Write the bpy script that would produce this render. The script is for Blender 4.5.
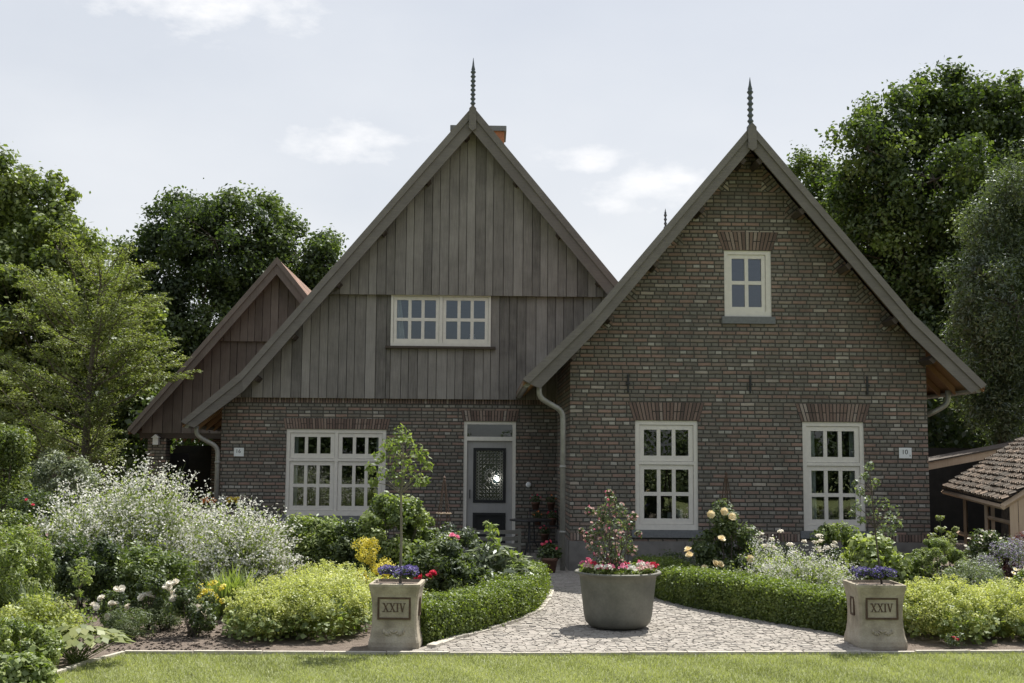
import bpy, math, random
import numpy as np
from mathutils import Matrix, Vector

for o in list(bpy.data.objects):
    bpy.data.objects.remove(o)
S = bpy.context.scene
COL = S.collection
R = math.radians

# ---------------------------------------------------------------- camera
cd = bpy.data.cameras.new('camera'); cam = bpy.data.objects.new('camera', cd); COL.objects.link(cam)
cd.sensor_width = 36; cd.lens = 1150 / 1024 * 36; cd.clip_end = 2000; cd.clip_start = 0.05
cam.matrix_world = Matrix.Translation((0, 0, 1.78)) @ Matrix.Rotation(R(90 + 5.62), 4, 'X') @ Matrix.Rotation(R(.44), 4, 'Z')
S.camera = cam

# ---------------------------------------------------------------- sun
SUN = Vector((.30, .47, 1.0)).normalized()
ld = bpy.data.lights.new('sun', 'SUN'); ld.energy = 5.0; ld.angle = R(.5); ld.color = (1, .95, .86)
lo = bpy.data.objects.new('sun', ld); COL.objects.link(lo)
lo.rotation_euler = (-SUN).to_track_quat('-Z', 'Y').to_euler(); lo.location = (10, 16, 40)

# ---------------------------------------------------------------- sky
w = bpy.data.worlds.new('World'); S.world = w; w.use_nodes = True
nt = w.node_tree; N = nt.nodes; L = nt.links; N.clear()
def nd(t, **k):
    n = N.new(t)
    for a, b in k.items():
        setattr(n, a, b)
    return n
sky = nd('ShaderNodeTexSky', sky_type='NISHITA', sun_disc=False, sun_elevation=math.asin(SUN.z),
         sun_rotation=math.atan2(SUN.x, SUN.y), air_density=1.0, dust_density=2.5, ozone_density=1.0)
tc = nd('ShaderNodeTexCoord')
def math_node(op, a, b=None):
    m = nd('ShaderNodeMath', operation=op)
    for i, v in enumerate((a, b)):
        if v is None: continue
        if isinstance(v, (int, float)): m.inputs[i].default_value = v
        else: L.new(v, m.inputs[i])
    return m.outputs[0]
# thin high haze plus a few small clouds, all by direction in the sky
mp = nd('ShaderNodeMapping'); L.new(tc.outputs['Generated'], mp.inputs[0]); mp.inputs['Scale'].default_value = (1, 1, 2.2)
nz = nd('ShaderNodeTexNoise'); nz.inputs['Scale'].default_value = 4; nz.inputs['Detail'].default_value = 6; L.new(mp.outputs[0], nz.inputs[0])
nz2 = nd('ShaderNodeTexNoise'); nz2.inputs['Scale'].default_value = 26; nz2.inputs['Detail'].default_value = 8; nz2.inputs['Roughness'].default_value = .6; L.new(mp.outputs[0], nz2.inputs[0])
haze_rng = nd('ShaderNodeMapRange'); L.new(nz.outputs[0], haze_rng.inputs[0])
haze_rng.inputs[1].default_value = .25; haze_rng.inputs[2].default_value = .75; haze_rng.inputs[3].default_value = .72; haze_rng.inputs[4].default_value = .93
puffs = None
for (d, wx, wz, k) in [((-0.254, 0.8976, 0.3602), .075, .022, 1.2), ((-0.1388, 0.955, 0.2622), .050, .017, 1.0), ((0.0657, 0.9658, 0.251), .034, .014, 1.1), ((0.1213, 0.9657, 0.2296), .058, .019, 1.1), ((0.092, 0.9724, 0.2143), .03, .012, .8),
                       ((.6,.6,.52), .2, .07, 1.), ((-.7,.5,.5), .25, .08, 1.), ((-.3,-.7,.4), .3, .1, 1.), ((.5,-.75,.5), .3, .1, 1.)]:
    dv = Vector(d).normalized(); right = dv.cross(Vector((0, 0, 1))).normalized(); up = right.cross(dv)
    comps = []
    for ax, s in ((right, wx), (up, wz)):
        dp = nd('ShaderNodeVectorMath', operation='DOT_PRODUCT'); L.new(tc.outputs['Generated'], dp.inputs[0]); dp.inputs[1].default_value = ax
        q = math_node('DIVIDE', dp.outputs['Value'], s); comps.append(math_node('MULTIPLY', q, q))
    fr = nd('ShaderNodeVectorMath', operation='DOT_PRODUCT'); L.new(tc.outputs['Generated'], fr.inputs[0]); fr.inputs[1].default_value = dv
    front = math_node('GREATER_THAN', fr.outputs['Value'], .3)
    r2 = math_node('ADD', comps[0], comps[1])
    g = math_node('EXPONENT', math_node('MULTIPLY', r2, -1.0))
    g = math_node('MULTIPLY', math_node('MULTIPLY', g, front), k)
    puffs = g if puffs is None else math_node('MAXIMUM', puffs, g)
pf = math_node('ADD', puffs, math_node('MULTIPLY', math_node('SUBTRACT', nz2.outputs[0], .5), 2.6))
pr = nd('ShaderNodeMapRange'); L.new(pf, pr.inputs[0]); pr.inputs[1].default_value = .32; pr.inputs[2].default_value = 1.6; pr.inputs[3].default_value = 0; pr.inputs[4].default_value = 1
pm = math_node('MULTIPLY', pr.outputs[0], math_node('MINIMUM', math_node('MULTIPLY', puffs, 4.0), 1.0))
sd = nd('ShaderNodeVectorMath', operation='DOT_PRODUCT'); L.new(tc.outputs['Generated'], sd.inputs[0]); sd.inputs[1].default_value = SUN
near = nd('ShaderNodeMapRange'); L.new(sd.outputs['Value'], near.inputs[0]); near.inputs[1].default_value = -.35; near.inputs[2].default_value = .35; near.inputs[3].default_value = .22; near.inputs[4].default_value = 1
mx = nd('ShaderNodeMix', data_type='RGBA'); L.new(math_node('MULTIPLY', haze_rng.outputs[0], near.outputs[0]), mx.inputs[0]); L.new(sky.outputs[0], mx.inputs[6]); sz_ = nd('ShaderNodeSeparateXYZ'); L.new(tc.outputs['Generated'], sz_.inputs[0])
el = nd('ShaderNodeMapRange'); L.new(sz_.outputs[2], el.inputs[0]); el.inputs[1].default_value = .05; el.inputs[2].default_value = .45
hc = nd('ShaderNodeMix', data_type='RGBA'); L.new(el.outputs[0], hc.inputs[0]); hc.inputs[6].default_value = (9.9, 10.0, 10.1, 1); hc.inputs[7].default_value = (7.8, 8.25, 9.0, 1); L.new(hc.outputs[2], mx.inputs[7])
mx2 = nd('ShaderNodeMix', data_type='RGBA'); L.new(pm, mx2.inputs[0]); L.new(mx.outputs[2], mx2.inputs[6]); mx2.inputs[7].default_value = (10.9, 10.9, 11.0, 1)
bg = nd('ShaderNodeBackground'); bg.inputs[1].default_value = .06; L.new(mx2.outputs[2], bg.inputs[0])
wo = nd('ShaderNodeOutputWorld'); L.new(bg.outputs[0], wo.inputs[0])

S.view_settings.view_transform = 'Standard'; S.view_settings.look = 'None'
S.view_settings.exposure = 0.72; S.view_settings.gamma = 1; S.view_settings.use_curve_mapping = False
S.cycles.max_bounces = 6; S.cycles.transparent_max_bounces = 12

# ================================================================ materials
class Mat:
    def __init__(s, name):
        s.m = bpy.data.materials.new(name); s.m.use_nodes = True
        s.nt = s.m.node_tree; s.N = s.nt.nodes; s.L = s.nt.links
        s.b = s.N['Principled BSDF']; s.out = s.N['Material Output']
    def n(s, t, ins=None, **k):
        x = s.N.new(t)
        for a, b in k.items(): setattr(x, a, b)
        for i, v in (ins or {}).items():
            if isinstance(v, bpy.types.NodeSocket): s.L.new(v, x.inputs[i])
            else: x.inputs[i].default_value = v
        return x
    def math(s, op, a, b=None, c=None):
        i = {0: a}
        if b is not None: i[1] = b
        if c is not None: i[2] = c
        return s.n('ShaderNodeMath', i, operation=op).outputs[0]
    def ramp(s, fac, stops, interp='LINEAR'):
        r = s.n('ShaderNodeValToRGB', {0: fac}); r.color_ramp.interpolation = interp
        e = r.color_ramp.elements
        while len(e) < len(stops): e.new(.5)
        for el, (p, c) in zip(e, stops): el.position = p; el.color = (*c, 1)
        return r.outputs[0]
    def mix(s, f, a, b, mode='MIX'):
        m = s.n('ShaderNodeMix', data_type='RGBA', blend_type=mode)
        for i, v in ((0, f), (6, a), (7, b)):
            if isinstance(v, bpy.types.NodeSocket): s.L.new(v, m.inputs[i])
            elif i == 0: m.inputs[0].default_value = v
            else: m.inputs[i].default_value = (*v, 1)
        return m.outputs[2]
    def noise(s, vec, scale, detail=4, rough=.55, dim=None):
        x = s.n('ShaderNodeTexNoise', {'Scale': scale, 'Detail': detail, 'Roughness': rough})
        if vec is not None: s.L.new(vec, x.inputs['Vector'])
        return x.outputs[0]
    def set(s, col=None, rough=.7, bump=None, dist=.01, strength=1, metal=0, spec=None):
        if col is not None:
            if isinstance(col, bpy.types.NodeSocket): s.L.new(col, s.b.inputs['Base Color'])
            else: s.b.inputs['Base Color'].default_value = (*col, 1)
        if isinstance(rough, bpy.types.NodeSocket): s.L.new(rough, s.b.inputs['Roughness'])
        else: s.b.inputs['Roughness'].default_value = rough
        s.b.inputs['Metallic'].default_value = metal
        if spec is not None: s.b.inputs['Specular IOR Level'].default_value = spec
        if bump is not None:
            bn = s.n('ShaderNodeBump', {'Height': bump, 'Distance': dist, 'Strength': strength}); s.L.new(bn.outputs[0], s.b.inputs['Normal'])
        return s.m
    @property
    def obj(s): return s.n('ShaderNodeTexCoord').outputs['Object']
    @property
    def uv(s): return s.n('ShaderNodeTexCoord').outputs['UV']

def brick_mat(name, soldier=False):
    m = Mat(name)
    wob = m.n('ShaderNodeTexNoise', {'Vector': m.uv, 'Scale': 7.0, 'Detail': 2.0}).outputs[1]
    wob = m.n('ShaderNodeVectorMath', {0: wob, 1: (.5, .5, .5)}, operation='SUBTRACT').outputs[0]
    wob = m.n('ShaderNodeVectorMath', {0: wob, 1: (.03, .012, 0)}, operation='MULTIPLY').outputs[0]
    uvw = m.n('ShaderNodeVectorMath', {0: m.uv, 1: wob}, operation='ADD').outputs[0]
    sep = m.n('ShaderNodeSeparateXYZ', {0: uvw}); u, v = sep.outputs[0], sep.outputs[1]
    H = .0625
    vv = m.math('DIVIDE', v, H); row = m.math('FLOOR', vv); fv = m.math('SUBTRACT', vv, row)
    odd = m.math('MODULO', m.math('ABSOLUTE', row), 2.0)
    # odd rows lie as stretchers, even rows as headers
    Ls = .225 if not soldier else .24; Lh = .1125 if not soldier else .24
    length = m.math('ADD', Lh, m.math('MULTIPLY', odd, Ls - Lh))
    rr = m.n('ShaderNodeTexWhiteNoise', {'W': row}, noise_dimensions='1D').outputs[0]
    uu = m.math('ADD', m.math('DIVIDE', u, length), m.math('MULTIPLY', m.math('FLOOR', m.math('MULTIPLY', rr, 3.99)), .25))
    colm = m.math('FLOOR', uu); fu = m.math('SUBTRACT', uu, colm)
    cx = m.n('ShaderNodeCombineXYZ', {0: colm, 1: row}).outputs[0]
    wn = m.n('ShaderNodeTexWhiteNoise', {0: cx}, noise_dimensions='2D')
    idn = wn.outputs[0]
    eu = m.math('MULTIPLY', m.math('MINIMUM', fu, m.math('SUBTRACT', 1.0, fu)), length)
    ev = m.math('MULTIPLY', m.math('MINIMUM', fv, m.math('SUBTRACT', 1.0, fv)), H)
    edge = m.math('MINIMUM', eu, ev)
    nz = m.noise(m.uv, 60, 3)
    edge = m.math('ADD', edge, m.math('MULTIPLY', m.math('SUBTRACT', nz, .5), .004))
    mask = m.n('ShaderNodeMapRange', {0: edge, 1: .004, 2: .015, 3: 0.0, 4: 1.0}).outputs[0]
    red = m.ramp(idn, [(0, (.20, .125, .10)), (.18, (.28, .17, .135)), (.36, (.22, .165, .135)), (.52, (.17, .15, .125)), (.66, (.30, .185, .145)), (.78, (.14, .13, .11)), (.88, (.27, .22, .175)), (.96, (.42, .38, .33))], 'CONSTANT')
    grey = m.ramp(idn, [(0, (.155, .15, .13)), (.25, (.20, .195, .17)), (.45, (.13, .13, .115)), (.6, (.21, .165, .14)), (.72, (.26, .255, .225)), (.88, (.46, .45, .41)), (.94, (.18, .175, .15))], 'CONSTANT')
    red = m.mix(.40, red, (.205, .168, .142)); grey = m.mix(.44, grey, (.188, .172, .152))
    if soldier:
        c = m.ramp(idn, [(0, (.15, .085, .065)), (.3, (.20, .10, .075)), (.6, (.14, .10, .08)), (.85, (.25, .14, .10))], 'CONSTANT')
    else:
        c = m.mix(odd, grey, red)
    fine = m.noise(m.uv, 90, 5, .7)
    c = m.mix(.6, c, m.ramp(fine, [(.3, (.55, .55, .55)), (.7, (1.35, 1.35, 1.35))]), 'MULTIPLY')
    big = m.noise(m.uv, .9, 5, .6)
    c = m.mix(.85, c, m.ramp(big, [(.32, (.72, .73, .73)), (.68, (1.2, 1.18, 1.15))]), 'MULTIPLY')
    stk = m.noise(m.n('ShaderNodeMapping', {0: m.uv, 'Scale': (3.2, .35, 1)}).outputs[0], 2.0, 5, .65)
    c = m.mix(.6, c, m.ramp(stk, [(.36, (.72, .74, .72)), (.55, (1.0, 1.0, 1.0)), (.75, (1.12, 1.11, 1.08))]), 'MULTIPLY')
    mort = m.ramp(nz, [(.3, (.038, .035, .029)), (.7, (.08, .075, .063))])
    c = m.mix(1.0, c, (1.14, 1.13, 1.12), 'MULTIPLY')
    c = m.mix(mask, mort, c)
    hgt = m.math('ADD', mask, m.math('MULTIPLY', fine, .35))
    hgt = m.math('ADD', hgt, m.math('MULTIPLY', idn, .3))
    return m.set(c, .88, hgt, .008, .8)
M = {}
M['brick'] = brick_mat('brick_masonry')
def arch_mat():
    m = Mat('soldier_brick'); a = m.n('ShaderNodeAttribute', attribute_name='tone').outputs['Fac']; n = m.noise(m.obj, 70, 5, .7)
    c = m.ramp(a, [(0, (.04, .035, .03)), (.1, (.11, .078, .066)), (.4, (.165, .112, .092)), (.7, (.215, .15, .122)), (.9, (.27, .205, .17)), (1, (.33, .28, .24))])
    return m.set(m.mix(.6, c, m.ramp(n, [(.3, (.6, .6, .6)), (.7, (1.3, 1.3, 1.3))]), 'MULTIPLY'), .88, n, .005, .8)
M['arch'] = arch_mat()

def wood_mat(name, dark, mid, light, scale=1.0, axis='z', rough=.82):
    m = Mat(name)
    a = m.n('ShaderNodeAttribute', attribute_name='tone').outputs['Fac']
    sc = {'z': (1, 1, .06), 'x': (.06, 1, 1), 'y': (1, .06, 1)}[axis]
    o = m.n('ShaderNodeVectorMath', {0: m.obj, 1: m.n('ShaderNodeCombineXYZ', {0: m.math('MULTIPLY', a, 37.0), 1: m.math('MULTIPLY', a, 11.0), 2: m.math('MULTIPLY', a, 23.0)}).outputs[0]}, operation='ADD').outputs[0]
    mp = m.n('ShaderNodeMapping', {0: o, 'Scale': sc}).outputs[0]
    g = m.noise(mp, 55 * scale, 8, .7)
    g2 = m.noise(o, 2.2, 5, .6)
    f = m.math('ADD', m.math('MULTIPLY', g, .45), m.math('ADD', m.math('MULTIPLY', a, .27), m.math('MULTIPLY', g2, .40)))
    c = m.ramp(f, [(.3, dark), (.55, mid), (.85, light)])
    return m.set(c, rough, g, .004, .7)
M['plank'] = wood_mat('weathered_larch_planks', (.08, .073, .067), (.20, .184, .17), (.345, .322, .30))
M['barge'] = wood_mat('grey_verge_board', (.09, .08, .072), (.155, .14, .128), (.235, .215, .197), axis='x')
M['browncladding'] = wood_mat('brown_grey_planks', (.07, .057, .05), (.14, .116, .102), (.22, .188, .168))
M['soffit'] = wood_mat('warm_soffit_wood', (.22, .12, .065), (.32, .185, .10), (.42, .25, .14), axis='y')
M['darkwood'] = wood_mat('dark_purlin_wood', (.035, .028, .022), (.06, .045, .035), (.09, .07, .055), axis='y')
M['palewood'] = wood_mat('pale_bare_wood', (.27, .19, .13), (.42, .31, .22), (.55, .43, .33))
M['bench'] = wood_mat('green_grey_teak', (.09, .09, .075), (.15, .145, .125), (.22, .215, .19), axis='x')
M['doorwood'] = wood_mat('grey_oak_door', (.24, .23, .22), (.33, .32, .31), (.42, .405, .395))

def plain(name, col, rough=.6, var=.25, scale=8, bump=.002, metal=0, spec=None, col2=None, detail=6):
    m = Mat(name); n = m.noise(m.obj, scale, detail, .6)
    lo_ = tuple(c * (1 - var) for c in col); hi = tuple(min(1, c * (1 + var)) for c in (col2 or col))
    c = m.ramp(n, [(.3, lo_), (.7, hi)])
    return m.set(c, rough, n, bump, .6, metal, spec)
M['cream'] = plain('cream_window_paint', (.69, .65, .59), .35, .06, 14, .0006)
M['white'] = plain('white_enamel', (.75, .76, .76), .3, .04, 8, .0005)
M['black'] = plain('black_paint', (.008, .008, .009), .6, .2, 20, .0005)
M['iron'] = plain('black_iron', (.02, .02, .022), .5, .3, 30, .001)
M['steel'] = plain('dark_slate_finial', (.07, .085, .10), .45, .2, 20, .001)
M['zinc'] = plain('weathered_zinc', (.30, .295, .27), .5, .18, 9, .001, .35)
M['bluestone'] = plain('bluestone_sill', (.15, .155, .16), .6, .2, 25, .002)
M['plinth'] = plain('grey_stone_plinth', (.17, .16, .148), .85, .25, 5, .004)
M['lead'] = plain('lead_cap', (.16, .165, .17), .6, .2, 8, .003)
M['cloth'] = plain('white_curtain', (.8, .82, .85), .9, .05, 10, .002)
M['near_black'] = plain('near_black_boards', (.018, .016, .014), .9, .3, 6, .002)  # even near-black for back, side and inner walls of the open shelters
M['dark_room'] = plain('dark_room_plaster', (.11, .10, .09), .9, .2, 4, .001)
M['copper'] = plain('rusted_trellis_rod', (.10, .06, .045), .7, .3, 40, .001)
M['rust'] = plain('rust_brown_frame', (.075, .045, .03), .8, .3, 30, .002)
M['kerb'] = plain('pale_kerb_stone', (.42, .39, .34), .85, .22, 14, .004)
M['terracotta'] = plain('terracotta_pot', (.13, .065, .045), .8, .25, 14, .002)
M['chimney_brick'] = brick_mat('chimney_brick', True)

def glass_mat():
    m = Mat('window_glass'); m.N.remove(m.b)
    gl = m.n('ShaderNodeBsdfGlossy', {'Color': (.93, .96, 1, 1), 'Roughness': .0})
    n = m.noise(m.obj, 1.3, 2); bn = m.n('ShaderNodeBump', {'Height': n, 'Distance': .004, 'Strength': .35}); m.L.new(bn.outputs[0], gl.inputs['Normal'])
    tr = m.n('ShaderNodeBsdfTransparent', {'Color': (.72, .76, .75, 1)})
    fr = m.n('ShaderNodeFresnel', {'IOR': 1.7}); f = m.math('ADD', fr.outputs[0], .08)
    mx = m.n('ShaderNodeMixShader', {0: f, 1: tr.outputs[0], 2: gl.outputs[0]}); m.L.new(mx.outputs[0], m.out.inputs[0])
    return m.m
M['glass'] = glass_mat()
def lead_glass():
    m = Mat('patterned_door_glass')
    n = m.noise(m.obj, 60, 2)
    c = m.ramp(n, [(.3, (.008, .012, .014)), (.7, (.02, .028, .03))])
    return m.set(c, .15, n, .002, .5, 0, .8)
M['door_glass'] = lead_glass()
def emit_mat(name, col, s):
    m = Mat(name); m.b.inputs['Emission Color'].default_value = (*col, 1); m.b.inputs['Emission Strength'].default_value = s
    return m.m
M['glint_glow'] = emit_mat('flash_glint_glow', (1, .97, .92), 45)  # glow for the flash reflection on the door glass, not a lamp

def tile_mat(name, c0, c1, c2, axis='y', along=.22, across=.21):
    m = Mat(name)
    sep = m.n('ShaderNodeSeparateXYZ', {0: m.uv}); u, v = sep.outputs[0], sep.outputs[1]
    vv = m.math('DIVIDE', v, along); row = m.math('FLOOR', vv); fv = m.math('SUBTRACT', vv, row)
    uu = m.math('DIVIDE', u, across); colm = m.math('FLOOR', uu); fu = m.math('SUBTRACT', uu, colm)
    wn = m.n('ShaderNodeTexWhiteNoise', {0: m.n('ShaderNodeCombineXYZ', {0: colm, 1: row}).outputs[0]}, noise_dimensions='2D').outputs[0]
    n = m.noise(m.obj, 12, 5)
    f = m.math('ADD', m.math('MULTIPLY', wn, .6), m.math('MULTIPLY', n, .4))
    c = m.ramp(f, [(.2, c0), (.5, c1), (.85, c2)])
    wave = m.math('SINE', m.math('MULTIPLY', fu, 6.283))
    hgt = m.math('SUBTRACT', m.math('MULTIPLY', wave, .5), fv)
    return m.set(c, .8, hgt, .03, .8)
M['tile'] = tile_mat('orange_clay_tiles', (.12, .07, .05), (.19, .11, .078), (.27, .165, .12))
M['chimney_clay'] = plain('orange_chimney_brickwork', (.36, .15, .08), .85, .25, 12, .004)
M['oldtile'] = tile_mat('mossy_old_tiles', (.042, .032, .021), (.085, .062, .042), (.175, .12, .082), along=.2, across=.17)

def stone_planter():
    m = Mat('sand_cast_stone'); ri = m.n('ShaderNodeObjectInfo').outputs['Random']; oo = m.n('ShaderNodeVectorMath', {0: m.obj, 1: m.n('ShaderNodeCombineXYZ', {0: m.math('MULTIPLY', ri, 9.0), 1: ri, 2: ri}).outputs[0]}, operation='ADD').outputs[0]; n = m.noise(oo, 5, 8, .65); n2 = m.noise(m.obj, 70, 4)
    c = m.ramp(n, [(.28, (.20, .175, .135)), (.5, (.34, .30, .24)), (.72, (.46, .42, .345))])
    c = m.mix(.5, c, m.ramp(n2, [(.3, (.8, .8, .8)), (.7, (1.12, 1.1, 1.05))]), 'MULTIPLY')
    return m.set(c, .92, m.math('ADD', n2, n), .004, .7)
M['caststone'] = stone_planter()
def pot_mat():
    m = Mat('grey_green_zinc_tub'); n = m.noise(m.obj, 3.5, 8, .6); n2 = m.noise(m.obj, 40, 5)
    c = m.ramp(n, [(.3, (.105, .105, .09)), (.7, (.185, .183, .16))])
    c = m.mix(.5, c, m.ramp(n2, [(.3, (.8, .8, .8)), (.7, (1.15, 1.15, 1.1))]), 'MULTIPLY')
    return m.set(c, .62, n2, .002, .5, .15)
M['tub'] = pot_mat()
def soil_mat():
    m = Mat('bare_soil'); n = m.noise(m.obj, 9, 8, .7); n2 = m.noise(m.obj, 60, 5, .7)
    c = m.ramp(m.math('ADD', m.math('MULTIPLY', n, .5), m.math('MULTIPLY', n2, .5)), [(.3, (.10, .075, .06)), (.5, (.21, .165, .135)), (.7, (.36, .30, .25))])
    return m.set(c, .95, m.math('ADD', n, n2), .04, 1)
M['soil'] = soil_mat()
def turf_mat():
    m = Mat('turf'); n = m.noise(m.obj, 3, 6, .6); n2 = m.noise(m.obj, 80, 4)
    c = m.ramp(m.math('ADD', m.math('MULTIPLY', n, .5), m.math('MULTIPLY', n2, .5)), [(.3, (.13, .155, .05)), (.7, (.22, .25, .09))])
    return m.set(c, .95, n2, .02, 1)
M['turf'] = turf_mat()
def sett_mat():
    m = Mat('pale_stone_setts'); a = m.n('ShaderNodeAttribute', attribute_name='tone').outputs['Fac']
    n = m.noise(m.obj, 45, 6, .7)
    c = m.ramp(a, [(0, (.215, .195, .172)), (.35, (.26, .24, .213)), (.6, (.29, .262, .235)), (.85, (.33, .31, .28)), (1, (.36, .335, .305))])
    c = m.mix(.7, c, m.ramp(n, [(.3, (.82, .82, .82)), (.7, (1.12, 1.12, 1.12))]), 'MULTIPLY')
    return m.set(c, .85, n, .006, .7)
M['sett'] = sett_mat()
M['sand'] = plain('joint_sand', (.26, .235, .205), .95, .3, 30, .006)

def leaf_mat(name, dark, mid, light, trans=.45, rough=.5, gloss=.035, tint=(1.08, 1.22, .48)):
    m = Mat(name); m.N.remove(m.b)
    a = m.n('ShaderNodeAttribute', attribute_name='tone').outputs['Fac']
    c = m.ramp(a, [(0, dark), (.5, mid), (1, light)])
    df = m.n('ShaderNodeBsdfDiffuse', {0: c}); tc_ = m.mix(1.0, c, tint, 'MULTIPLY')
    tr = m.n('ShaderNodeBsdfTranslucent', {0: tc_})
    mx = m.n('ShaderNodeMixShader', {0: trans, 1: df.outputs[0], 2: tr.outputs[0]})
    gl = m.n('ShaderNodeBsdfGlossy', {0: (.9, .95, 1, 1), 1: rough})
    m2 = m.n('ShaderNodeMixShader', {0: gloss, 1: mx.outputs[0], 2: gl.outputs[0]}); m.L.new(m2.outputs[0], m.out.inputs[0])
    return m.m
M['leaf_oak'] = leaf_mat('oak_leaves', (.028, .047, .013), (.078, .11, .03), (.165, .205, .065))
M['leaf_dark'] = leaf_mat('dark_tree_leaves', (.03, .048, .018), (.075, .105, .036), (.15, .19, .07))
M['leaf_mid'] = leaf_mat('maple_leaves', (.07, .10, .025), (.16, .20, .052), (.29, .32, .11))
M['leaf_lime'] = leaf_mat('feathery_lime_leaves', (.085, .11, .032), (.185, .215, .065), (.32, .34, .13))
M['leaf_grey'] = leaf_mat('grey_green_leaves', (.045, .065, .028), (.10, .13, .055), (.22, .255, .13), gloss=.06)
M['leaf_silver'] = leaf_mat('silver_leaves', (.13, .16, .085), (.26, .29, .17), (.45, .47, .34), gloss=.06, tint=(1, 1.1, .8))
M['leaf_shrub'] = leaf_mat('fresh_shrub_leaves', (.08, .115, .03), (.175, .225, .06), (.32, .36, .14))
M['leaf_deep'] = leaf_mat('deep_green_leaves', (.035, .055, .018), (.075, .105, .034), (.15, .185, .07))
M['leaf_box'] = leaf_mat('box_leaves', (.06, .09, .016), (.14, .185, .036), (.28, .33, .075))
M['leaf_alch'] = leaf_mat('lady_mantle_froth', (.23, .275, .075), (.43, .465, .155), (.62, .63, .28), tint=(1.1, 1.15, .55))
M['leaf_gold'] = leaf_mat('golden_leaves', (.42, .38, .05), (.66, .60, .10), (.85, .80, .25), tint=(1.1, 1.0, .4))
M['leaf_purple'] = leaf_mat('plum_leaves', (.05, .025, .03), (.10, .045, .05), (.16, .08, .08), tint=(1.3, .8, .7))
M['grass'] = leaf_mat('grass_blades', (.17, .18, .07), (.30, .32, .14), (.46, .46, .24), trans=.4)
M['straw'] = leaf_mat('dry_needles', (.15, .17, .04), (.28, .30, .10), (.45, .45, .2))
def petal(name, a, b, c, trans=.35): return leaf_mat(name, a, b, c, trans=trans, gloss=.02, tint=(1.05, 1.02, 1.02))
M['p_white'] = petal('white_petals', (.55, .56, .50), (.74, .74, .69), (.85, .85, .82))
M['p_cream'] = petal('cream_white_petals', (.60, .56, .44), (.80, .76, .66), (.88, .86, .80))
M['p_yellow'] = petal('apricot_petals', (.72, .55, .28), (.84, .72, .44), (.88, .83, .64))
M['p_pink'] = petal('pink_petals', (.60, .10, .22), (.78, .22, .38), (.85, .50, .58))
M['p_red'] = petal('crimson_petals', (.45, .02, .07), (.62, .05, .10), (.75, .13, .20))
M['p_palepink'] = petal('pale_pink_petals', (.50, .28, .28), (.66, .44, .42), (.78, .64, .60))
M['p_violet'] = petal('violet_petals', (.08, .06, .22), (.14, .105, .34), (.26, .21, .50))
M['p_mauve'] = petal('mauve_petals', (.26, .22, .36), (.36, .30, .48), (.50, .44, .62))
M['p_orange'] = petal('orange_petals', (.7, .10, .03), (.8, .2, .05), (.85, .45, .1))
M['p_bright'] = petal('yellow_petals', (.75, .55, .03), (.85, .7, .08), (.88, .8, .3))
def bark_mat(name, a, b):
    m = Mat(name); mp = m.n('ShaderNodeMapping', {0: m.obj, 'Scale': (1, 1, .25)}).outputs[0]; n = m.noise(mp, 30, 7, .7)
    return m.set(m.ramp(n, [(.3, a), (.7, b)]), .95, n, .02, 1)
M['bark'] = bark_mat('brown_bark', (.05, .04, .03), (.15, .125, .10))
M['bark_pale'] = bark_mat('pale_bark', (.12, .105, .08), (.26, .235, .19))

# ================================================================ mesh helpers
def tag(o, label=None, cat=None, group=None, kind=None):
    if label: o['label'] = label
    if cat: o['category'] = cat
    if group: o['group'] = group
    if kind: o['kind'] = kind
    return o
def empty(name, label, cat, loc=(0, 0, 0), rz=0, group=None):
    o = bpy.data.objects.new(name, None); COL.objects.link(o); o.location = loc; o.rotation_euler = (0, 0, rz)
    o.empty_display_size = .1
    return tag(o, label, cat, group)

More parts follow.
